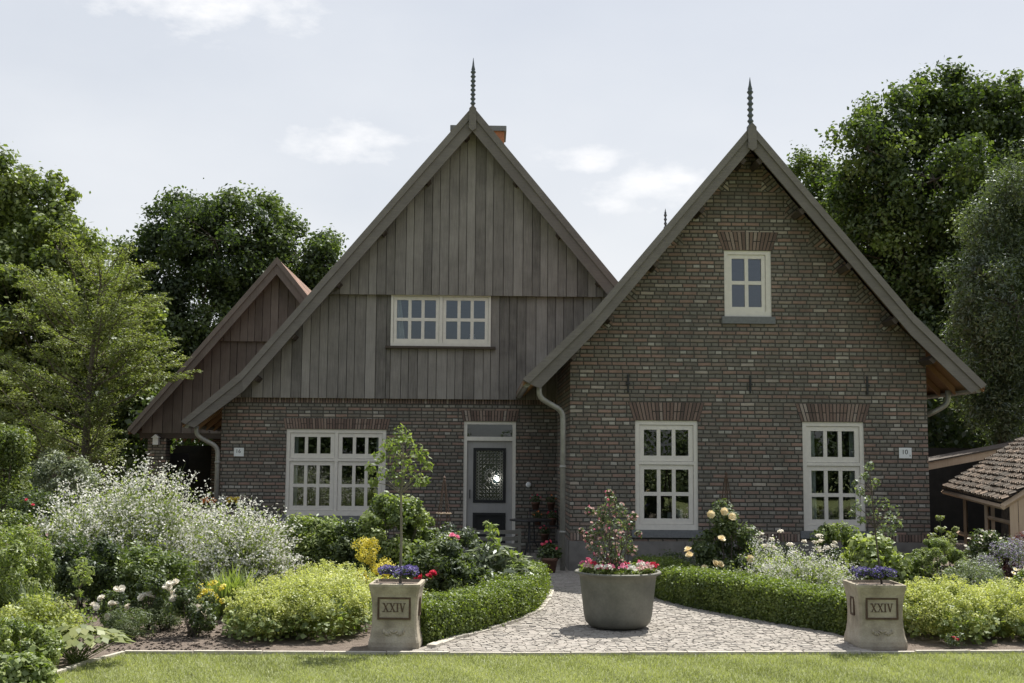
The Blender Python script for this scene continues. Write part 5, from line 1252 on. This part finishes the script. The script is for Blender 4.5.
shrub('leafy_shrub', 'low green plants between the golden bush and the left planter', 'shrub', put(395, 12.6), .4, .4, .42, 5500, .04, 'leaf_alch', 30, (.3, .3), csz=.24)

# roses and low plants on the bare soil
def lowrose(label, c, h, pts, n=2600, r_=.20, D_=11.4, mat='p_cream', sz=.075, leafmat='leaf_deep'):
    root, cc = shrub('rose_bush', label, 'rose', c, r_, r_ * .8, h, n, .038, leafmat, 22, (.55, .3), csz=.3, stems=10, group=None)
    C = []
    for (px, py) in pts:
        X = (px - 512 + .0077 * (py - 341)) / 1150 * D_ - c[0]; Z = 1.78 - (py - 455.5) / 1150 * D_
        for k in range(3): C.append((X + random.uniform(-.03, .03), D_ - c[1] + random.uniform(-.05, .05), Z + random.uniform(-.02, .02)))
    blossoms(root, C, sz, mat, 6, 2); stems_mesh(root, C[::3], .003, 'leaf_deep', 'flower_stems')
    return root
lowrose('white rose with six blooms at the left of the bare soil', put(122, 11.7), .42, [(108, 598), (104, 606), (121, 604), (132, 608), (125, 590), (115, 618)], 1800, .15, 11.6)
lowrose('white rose with scattered blooms between the two fuller white roses', put(158, 11.8), .55, [(148, 598), (156, 596), (158, 622), (172, 588), (180, 592)], 3200, .24, 11.7)
lowrose('fullest white rose on the bare soil beside the grassy leaves', put(200, 11.35), .52, [(183, 584), (187, 592), (177, 600), (191, 595), (196, 603), (198, 610), (204, 608), (210, 612), (175, 586)], 3200, .24, 11.35)
shrub('lavender_bush', 'fine leaved green tuft at the front of the bare soil', 'shrub', put(137, 11.15), .24, .2, .27, 5500, .035, 'leaf_deep', 26, (.75, .25), csz=.34, aspect=.18, up=.9)
shrub('lavender_bush', 'second fine leaved tuft behind and right of the front one', 'shrub', put(172, 11.75), .22, .2, .32, 3800, .035, 'leaf_deep', 22, (.65, .25), csz=.34, aspect=.18, up=.9)
root = empty('yellow_herb', 'thin yellow flowering herb beside the fullest white rose', 'flowers', (*put(215, 11.75), 0)); cs = [(random.uniform(-.12, .12), random.uniform(-.1, .1), random.uniform(.28, .5)) for _ in range(18)]
stems_mesh(root, cs, .0025, 'leaf_shrub'); P, Nn, idx = clump_cloud(np.array(cs), np.full(18, .035), 34, .5, .2); quads('blossoms', leafquads(P, Nn, .02 * np.ones(len(P)), .8), .5 + rng.normal(size=len(P)) * .3, 'leaf_gold', root)
dl = empty('daylily', 'clump of long grassy leaves left of the lady\'s mantle', 'plant', (*put(236, 12.7), 0))
blades('daylily', dl, [(random.uniform(-.25, .25), random.uniform(-.2, .2), 0) for _ in range(14)], 26, .55, .30, .016, 'leaf_shrub', (.55, .25))
dl = empty('iris_tuft', 'spiky green leaf tuft left of the little standard tree', 'plant', (*put(48, 11.3), 0))
blades('iris', dl, [(random.uniform(-.15, .15), random.uniform(-.15, .15), 0) for _ in range(8)], 24, .5, .25, .016, 'leaf_deep', (.7, .25))
st = standard('standard_tree', 'tiny yellow green standard tree on the bare soil at the left', (*(-4.13, 11.37), 0), [(83, 636), (84, 615), (86, 592), (88, 575)], [(88, 572, 8), (80, 574, 6), (96, 573, 6), (88, 564, 6), (84, 582, 6), (94, 582, 5), (86, 594, 4), (82, 604, 3)], 'leaf_shrub', .035, 60, 10.95, .014, 'bark', (.75, .25))
# left front corner
hs = empty('hosta', 'hosta with broad lime green leaves at the bend of the lawn kerb', 'plant', (*put(86, 9.95), 0)); k = 190; th = rng.random(k) * 6.283; r_ = .06 + .36 * rng.random(k)
P = np.stack([r_ * 1.1 * np.cos(th), r_ * .7 * np.sin(th), .14 + .12 * (1 - r_ * 1.6) + .06 * rng.random(k)], 1); T = np.stack([np.cos(th), np.sin(th), -.35 * np.ones(k)], 1)
quads('leaves', leafquads(P, unit(np.stack([.3 * np.cos(th), .3 * np.sin(th) - .1, np.ones(k)], 1) + rng.normal(size=(k, 3)) * .12), .115 * (.6 + .6 * rng.random(k)), .7, unit(T)), .6 + rng.normal(size=k) * .22, 'leaf_lime', hs)
stems_mesh(hs, [tuple(p) for p in P[::3]], .004, 'leaf_shrub')
shrub('leafy_shrub', 'fresh green small leaved plant in the bottom left corner beside the broad leaved one', 'shrub', put(22, 9.35), .42, .5, .42, 15000, .03, 'leaf_shrub', 90, (.62, .3), csz=.15, aspect=.6)
shrub('leafy_shrub', 'low fresh green cover in front of the soft light green shrub', 'shrub', put(48, 10.5), .42, .35, .42, 9000, .035, 'leaf_alch', 45, (.25, .25), csz=.26)
shrub('leafy_shrub', 'green broad leaved plant in the lowest left corner', 'shrub', put(25, 8.75), .32, .3, .24, 3200, .05, 'leaf_shrub', 24, (.6, .25), csz=.28, aspect=.8)

# behind the left hedge
root, cc = shrub('peony_bush', 'peony with crimson and pink blooms behind the left box hedge', 'flowers', put(435, 13.3), .42, .42, .80, 7500, .07, 'leaf_deep', 40, (.6, .3), csz=.24, aspect=.4)
def at_local(px, py, D_, c): return ((px - 512 + .0077 * (py - 341)) / 1150 * D_ - c[0], D_ - c[1], 1.78 - (py - 455.5) / 1150 * D_)
c = put(435, 13.3); blossoms(root, [at_local(418, 580, 12.95, c), at_local(423, 577, 12.9, c), at_local(434, 573, 12.9, c), at_local(430, 576, 12.95, c), at_local(421, 583, 12.9, c)], .10, 'p_red', 8, 4, 'crimson_blooms'); blossoms(root, [at_local(453, 536, 13.2, c), at_local(457, 538, 13.2, c)], .09, 'p_pink', 8, 4, 'pink_blooms'); stems_mesh(root, [at_local(454, 538, 13.25, c)], .004, 'leaf_deep', 'flower_stems')
shrub('leafy_shrub', 'loose rose foliage around the copper trellis', 'shrub', put(452, 14.9), .42, .35, .88, 5200, .05, 'leaf_grey', 36, (.5, .3), csz=.24, aspect=.5)
shrub('leafy_shrub', 'tall mid green foliage between the lilac bush and the copper trellis', 'shrub', put(422, 15.4), .3, .3, 1.02, 4500, .05, 'leaf_shrub', 30, (.45, .3), csz=.28, aspect=.5)
root, cc = shrub('artichoke_plant', 'grey green plant with large jagged leaves behind the left box hedge', 'plant', put(497, 14.0), .42, .36, .66, 1500, .15, 'leaf_silver', 22, (.22, .3), csz=.34, aspect=.3, up=.6)
P, Nn, idx = clump_cloud(np.array([(-.05, 0, .75), (-.06, 0, .9), (-.02, .02, .62), (.2, 0, .55), (.3, .05, .45), (.36, 0, .38)]), np.full(6, .12), 26, .4, .2); quads('upper_leaves', leafquads(P, Nn, .10 * np.ones(len(P)), .4), .5 + rng.normal(size=len(P)) * .3, 'leaf_shrub', root)
shrub('leafy_shrub', 'dark low foliage between the peony and the jagged grey plant', 'shrub', put(465, 13.6), .35, .35, .55, 4200, .055, 'leaf_deep', 28, (.5, .3), csz=.26)
def obelisk(label, c, h, s, mat='copper'):
    root = empty('garden_trellis', label, 'trellis', (c[0], c[1], 0), R(20)); b = MB()
    for sx, sy in ((-1, -1), (1, -1), (1, 1), (-1, 1)): MB().tube([(sx * s, sy * s, 0), (sx * .012, sy * .012, h - .06)], .0075, 6).build('upright', mat, root)
    for f in (.35, .68):
        q = s * (1 - f) + .012; b = MB(); ring_ = [(-q, -q), (q, -q), (q, q), (-q, q)]
        for i in range(4): a_, c_ = ring_[i], ring_[(i + 1) % 4]; b.tube([(a_[0] * 1.25, a_[1] * 1.25, h * f), (c_[0] * 1.25, c_[1] * 1.25, h * f)], .009, 6)
        b.build('cross_ring', 'palewood' if f > .5 and mat == 'copper' else mat, root)
    MB().lathe([(0, -.06), (.02, -.05), (.022, -.02), (.012, 0), (.022, .02), (0, .05)], (0, 0, h - .02), 10).build('knob', mat, root)
obelisk('copper coloured pyramid trellis behind the left box hedge, left of the door', put(444, 15.4), 1.47, .16)
obelisk('rusty pyramid trellis rising from the apricot rose', put(724, 15.6), 1.55, .17, 'rust')

# ================================================================ planting, right side
c = put(722, 15.1); root, cc = shrub('rose_bush', 'dark leaved rose with apricot blooms against the brick gable', 'rose', c, .50, .40, .98, 9000, .055, 'leaf_deep', 54, (.7, .35), csz=.24, lobes=[((0, 0, .98), (.14, .12, .16), 8), ((-.3, 0, .55), (.12, .1, .12), 5)])
fl = [(709, 513), (722, 510), (719, 537), (686, 548), (687, 553), (712, 561), (717, 562), (702, 566), (747, 556), (746, 571), (730, 515)]
blossoms(root, [at_local(a, d_, 14.68 + random.uniform(0, .05), c) for a, d_ in fl], .115, 'p_yellow', 8, 4, 'apricot_blooms')
shrub('leafy_shrub', 'low dark cover at the wall foot left of the apricot rose', 'shrub', put(668, 16.6), .62, .35, .34, 5500, .04, 'leaf_deep', 36, (.5, .25), csz=.24)
shrub('leafy_shrub', 'low dark cover in front of the brick wall between the two tall windows', 'shrub', put(760, 16.4), .7, .4, .45, 6500, .05, 'leaf_deep', 36, (.45, .28), csz=.24)
spraybush('white_flowering_shrub', 'low froth of tiny white flowers behind the right box hedge', put(800, 14.0), .75, .55, .66, 620, 16, leafn=8000, fs=.02, leafmat='leaf_shrub')
spraybush('white_flowering_shrub', 'narrow froth of white flowers right beside the apricot rose', put(762, 14.7), .38, .4, .72, 300, 15, leafn=4000, fs=.02, leafmat='leaf_shrub')
root = empty('white_umbels', 'flat white flower heads in front of the right tall window', 'flowers', (*put(795, 15.0), 0)); cx = [(random.uniform(-.62, .62), random.uniform(-.2, .2), random.uniform(.56, .86)) for _ in range(20)]
stems_mesh(root, cx, .003, 'leaf_shrub', 'stems', .1, .4); P, Nn, idx = clump_cloud(np.array(cx), .03 + .035 * rng.random(20), 40, 1.0, .2, .5); quads('blossoms', leafquads(P, Nn, .026 * np.ones(len(P)), .9), .5 + rng.normal(size=len(P)) * .25, 'p_cream', root)
shrub('leafy_shrub', 'rounded green bush with rose leaves under the right tall window', 'shrub', put(832, 15.6), .42, .4, .88, 5500, .06, 'leaf_shrub', 36, (.4, .3), csz=.24)
shrub('leafy_shrub', 'pale green broad leaved bush behind the right planter', 'shrub', put(872, 14.6), .55, .45, .72, 6500, .085, 'leaf_shrub', 42, (.9, .25), csz=.24, aspect=.7)
shrub('cosmos_bush', 'fine feathery bright green round bush right of the right planter', 'shrub', put(931, 14.4), .38, .34, .80, 30000, .034, 'leaf_shrub', 90, (.62, .25), csz=.17, aspect=.28, surf=.9)
root = empty('fennel_plant', 'tall thin plant with a lime green head above the round bush', 'plant', (*put(938, 15.2), 0)); cs = [(-.04, 0, 1.0), (-.02, .05, .85), (.1, 0, .78), (.16, 0, .86), (-.14, 0, .76), (.05, -.1, .7)]
stems_mesh(root, cs, .005, 'leaf_shrub'); P, Nn, idx = clump_cloud(np.array(cs), np.array([.06, .08, .08, .05, .08, .1]), 60, .7, .2, .6); quads('foliage', leafquads(P, Nn, .05 * np.ones(len(P)), .6), .65 + rng.normal(size=len(P)) * .25, 'leaf_lime', root)
shrub('lavender_bush', 'grey green wispy bush between the round bush and the mauve flowers', 'shrub', put(966, 13.5), .42, .36, .62, 9000, .04, 'leaf_grey', 46, (.7, .25), csz=.24, aspect=.2, up=.9)
root, cc = shrub('catmint_bush', 'hazy mauve flowering bush near the right edge', 'flowers', put(1000, 14.2), .46, .4, .80, 7500, .035, 'leaf_grey', 46, (.5, .25), csz=.24, aspect=.25, up=.9)
P, Nn, idx = clump_cloud(cc, np.full(len(cc), .10), 60, .6, .5); blossoms(root, P, .015, 'p_mauve', 4, 1)
root, cc = shrub('lily_clump', 'dark leaved plant dotted with pale blossoms in front of the low hut', 'flowers', put(985, 15.2), .42, .3, .80, 4800, .06, 'leaf_deep', 36, (.5, .3), csz=.24, aspect=.35)
P, Nn, idx = clump_cloud(cc, np.full(len(cc), .12), 5, .6, .7); blossoms(root, P, .045, 'p_cream', 6, 1)
shrub('plum_shrub', 'upright plum coloured shrub at the right edge in front of the low hut', 'shrub', put(1018, 14.8), .28, .25, .95, 3800, .06, 'leaf_purple', 24, (.5, .3), csz=.28, aspect=.25, up=1.0)
root, cc = shrub('daisy_clump', 'small clump of white daisies with yellow centres at the right edge', 'flowers', put(1016, 12.9), .22, .2, .55, 2200, .04, 'leaf_shrub', 20, (.6, .25), csz=.34)
P = surface_pts(.22, .2, .58, 34); blossoms(root, P, .06, 'p_cream', 7, 1, 'petals'); blossoms(root, P + np.array([0, -.003, .006]), .02, 'p_bright', 5, 1, 'centres')
root, cc = shrub('red_campion', 'single tiny red flower at the foot of the right lady\'s mantle', 'flowers', (4.17, 11.0), .07, .05, .10, 260, .03, 'leaf_deep', 6, (.5, .25), csz=.4, stems=0)
blossoms(root, [(.0, -.03, .10), (.02, -.03, .09), (-.02, -.02, .11)], .045, 'p_red', 6, 2)
# ground cover that fills the beds
def cover(name, label, poly, n, leaf, mat, h, tone):
    xs = [p[0] for p in poly]; ys = [p[1] for p in poly]; P = []
    while len(P) < n:
        x, y_ = random.uniform(min(xs), max(xs)), random.uniform(min(ys), max(ys))
        if inside(x, y_, poly): P.append((x, y_, random.uniform(.01, h) * (.55 + .45 * math.sin(x * 5) * math.sin(y_ * 4))))
    P = np.array(P); P[:, 2] = np.abs(P[:, 2]); return tag(quads(name, leafquads(P, unit(rng.normal(size=(n, 3)) * .6 + np.array([0, 0, .8])), leaf * (.6 + .7 * rng.random(n)), .55), tone + rng.normal(size=n) * .25, mat), label, 'ground cover', None, 'stuff')
cover('ground_cover', 'low green cover filling the left beds between the shrubs', [(-7.5, 12.6), (-2.9, 12.6), (-2.5, 13.2), (-.4, 12.9), (-.1, 13.8), (-.1, 16.4), (-1.6, 19), (-5, 20.2), (-9, 20)], 30000, .05, 'leaf_deep', .34, .5)
cover('ground_cover', 'low green cover filling the right beds between the shrubs', [(2.3, 14.6), (3.1, 13.2), (3.9, 12.2), (7.5, 12.4), (9, 17), (1.8, 17.2), (1.9, 15.8)], 22000, .05, 'leaf_deep', .30, .5)
cover('ground_cover', 'low green cover in the bottom left corner bed', [(-8, 8.0), (-4.7, 8.35), (-4.1, 9.1), (-4.2, 12.6), (-8, 12.6)], 14000, .045, 'leaf_shrub', .30, .4)

# ================================================================ by the door and under the carport
ch = empty('garden_chair', 'weathered slatted garden chair with its back to the lawn, in front of the door', 'chair', (*put(497, 18.6), 0), R(6))
for k in range(4): MB().box(-.36, .36, .0, .022, .20 + k * .105, .262 + k * .105, random.random(), 0, .004).build('back_slat', 'bench', ch)
for s_ in (-1, 1):
    MB().box(s_ * .36 - .025, s_ * .36 + .025, -.01, .04, 0, .60).build('leg', 'bench', ch); MB().box(s_ * .36 - .025, s_ * .36 + .025, .50, .55, 0, .42).build('leg', 'bench', ch); MB().box(s_ * .36 - .03, s_ * .36 + .03, .04, .56, .42, .445).build('armrest', 'bench', ch)
b = MB(); [b.box(-.33, .33, .05 + k * .1, .13 + k * .1, .28, .30, random.random()) for k in range(5)]; b.build('seat', 'bench', ch)
tb = empty('garden_table', 'round dark metal garden table between the door and the rainwater pipe', 'table', (*put(530, 19.3), 0)); MB().lathe([(0, .69), (.34, .69), (.355, .70), (.34, .715), (0, .715)], (0, 0, 0), 32).build('table_top', 'iron', tb)
for k in range(3): a = k * 2.094; MB().tube([(.05 * math.cos(a), .05 * math.sin(a), .69), (.07 * math.cos(a), .07 * math.sin(a), .35), (.26 * math.cos(a), .26 * math.sin(a), 0)], .012, 6).build('leg', 'iron', tb)
rk = empty('plant_stand', 'black three tier plant stand in the corner right of the door', 'stand', (*put(545, 20.7), 0))
for k in range(3): MB().box(-.30, .24, .12 - .14 * (2 - k), .26 - .14 * (2 - k), .24 + .27 * k, .258 + .27 * k).build('shelf', 'iron', rk)
for s_ in (-.28, .22): MB().tube([(s_, .25, 0), (s_, .25, .82)], .01, 6).build('upright', 'iron', rk); MB().tube([(s_, -.16, 0), (s_, .2, .8)], .01, 6).build('upright', 'iron', rk)
def flowerpot(loc, label, fm, s=1.0, full=60):
    root = empty('flower_pot', label, 'flower pot', loc); MB().lathe([(0, 0), (.045 * s, 0), (.062 * s, .09 * s), (.068 * s, .09 * s), (.070 * s, .115 * s), (.060 * s, .115 * s), (.058 * s, .10 * s), (0, .10 * s)], (0, 0, 0), 20).build('pot', 'terracotta', root, True)
    P, Nn, idx = clump_cloud(np.array([(0, 0, .16 * s), (.03 * s, 0, .15 * s), (-.03 * s, 0, .15 * s)]), np.full(3, .07 * s), full, .6, .3); quads('foliage', leafquads(P, Nn, .03 * s * np.ones(len(P)), .7), .5 + rng.normal(size=len(P)) * .25, 'leaf_deep', root)
    d = rdir(6); d[:, 2] = np.abs(d[:, 2]); blossoms(root, np.array([0, 0, .16 * s]) + d * .085 * s, .028 * s, fm, 5, 1)
px_, py_ = put(545, 20.7)
for (dx, k, fm, lb) in ((-.18, 2, 'p_red', 'terracotta pot of red flowers, left on the top tier of the plant stand'), (.10, 2, 'p_orange', 'terracotta pot of orange flowers, right on the top tier of the plant stand'), (-.14, 1, 'p_orange', 'terracotta pot of orange flowers, left on the middle tier of the plant stand'), (.12, 1, 'p_red', 'terracotta pot of red flowers, right on the middle tier of the plant stand'), (-.02, 0, 'p_red', 'terracotta pot of red flowers alone on the lowest tier of the plant stand')):
    flowerpot((px_ + dx, py_ + .19 - .14 * (2 - k), .259 + .27 * k), lb, fm, 1.15)
flowerpot((*put(549, 17.6), .02), 'larger terracotta pot of red flowers standing on the cobbles at the hedge end', 'p_red', 1.9, 160)
bx = empty('flower_trough', 'trough of orange, white and yellow flowers in the shade of the carport', 'flower trough', (*put(222, 20.4), .62))
MB().box(-.5, .45, -.12, .12, 0, .2, .5, 0, .01).build('trough', 'browncladding', bx); MB().box(-.45, -.38, -.1, .1, -.62, 0).build('leg', 'browncladding', bx); MB().box(.33, .40, -.1, .1, -.62, 0).build('leg', 'browncladding', bx)
P, Nn, idx = clump_cloud(np.array([(x_, 0, .24) for x_ in np.linspace(-.45, .4, 12)]), np.full(12, .09), 90, .6, .3); quads('foliage', leafquads(P, Nn, .04 * np.ones(len(P)), .7), .5 + rng.normal(size=len(P)) * .25, 'leaf_deep', bx)
for (x0_, x1_, m_, nm) in ((-.30, -.05, 'p_orange', 'orange_blooms'), (.0, .12, 'p_white', 'white_blooms'), (.10, .34, 'p_bright', 'yellow_blooms')):
    n_ = 46; blossoms(bx, np.stack([rng.uniform(x0_, x1_, n_), rng.uniform(-.13, .02, n_), rng.uniform(.28, .37, n_)], 1), .05, m_, 5, 2, nm)
jug = MB().lathe([(0, 0), (.05, 0), (.075, .06), (.07, .14), (.035, .18), (.05, .21)], (0, 0, 0), 20).build('vase', 'white', None, True); jug.location = hp(-.66, LY + .11, 3.79); tag(jug, 'small white vase on the sill inside the upper timber gable window', 'vase')
for (u_, lb_, k_) in ((2.50, 'short white cup on the inner sill of the tall window nearest the tub', .7), (2.66, 'taller white jug on the inner sill of the tall window nearest the tub', 1.1)):
    j2 = MB().lathe([(0, 0), (.04 * k_, 0), (.05 * k_, .05 * k_), (.045 * k_, .12 * k_), (.05 * k_, .14 * k_)], (0, 0, 0), 20).build('vase' if k_ > 1 else 'cup', 'white', None, True); j2.location = hp(u_, .19, .80); tag(j2, lb_, 'vase' if k_ > 1 else 'cup')
sl2 = MB().box(-.45, .45, -.06, .06, .0, .03).build('inner_sill', 'cream', house); sl2.location = (2.43, .20, .765)

# ================================================================ lawn grass, soil crumbs
n = 95000; X = rng.uniform(-4.3, 5.6, n); Y = 8.75 + 2.2 * rng.random(n); edge = np.interp(X, [-5, -4.3, -3.98, -3.66, -3.58, -3.42, -2.2, .02, 1.6, 3.2, 4.73, 6.4], [7.9, 8.45, 8.8, 9.25, 9.85, 10.40, 10.43, 10.48, 10.57, 10.68, 10.80, 10.96])
k_ = Y < edge - .015 + .05 * rng.random(n); X, Y = X[k_], Y[k_]; n = len(X); th = rng.random(n) * 6.283; h_ = .014 + .016 * rng.random(n); P0 = np.stack([X, Y, -.004 * np.ones(n)], 1); s_ = np.stack([np.cos(th), np.sin(th), 0 * th], 1) * .0028; tip = P0 + np.stack([rng.normal(size=n) * .013, rng.normal(size=n) * .013, h_], 1)
pt = .5 + .16 * np.sin(X * 1.3 - Y * .7 + 2) * np.sin(Y * 2.1 + .4 * X) + .14 * np.sin(X * 3.1 + 1) * np.sin(Y * 4.3) + .12 * np.sin(X * 9 + Y * 5)
tag(quads('grass', np.stack([P0 - s_, P0 + s_, tip + s_ * .3, tip - s_ * .3], 1), pt + rng.normal(size=n) * .22, 'grass'), 'short sunlit lawn grass in front of the kerb', 'grass', None, 'stuff')
b = MB(); random.seed(12)
for k in range(1500):
    x_, y_ = random.uniform(-4.2, -2.2), random.uniform(10.5, 12.6); s = random.uniform(.006, .026); z_ = s * .5
    q = [(x_ + s * random.uniform(.6, 1.1) * math.cos(a), y_ + s * random.uniform(.6, 1.1) * math.sin(a)) for a in (0, 1.26, 2.5, 3.8, 5.0)]
    b.poly([(a_, c_, z_ + random.uniform(0, s * .4)) for a_, c_ in q]); [b.poly([(*q[i], .0), (*q[(i + 1) % 5], .0), (x_, y_, z_ * 1.6)]) for i in range(5)]
tag(b.build('soil_crumbs', 'soil'), 'dry crumbs of earth on the bare bed', 'soil', None, 'stuff')
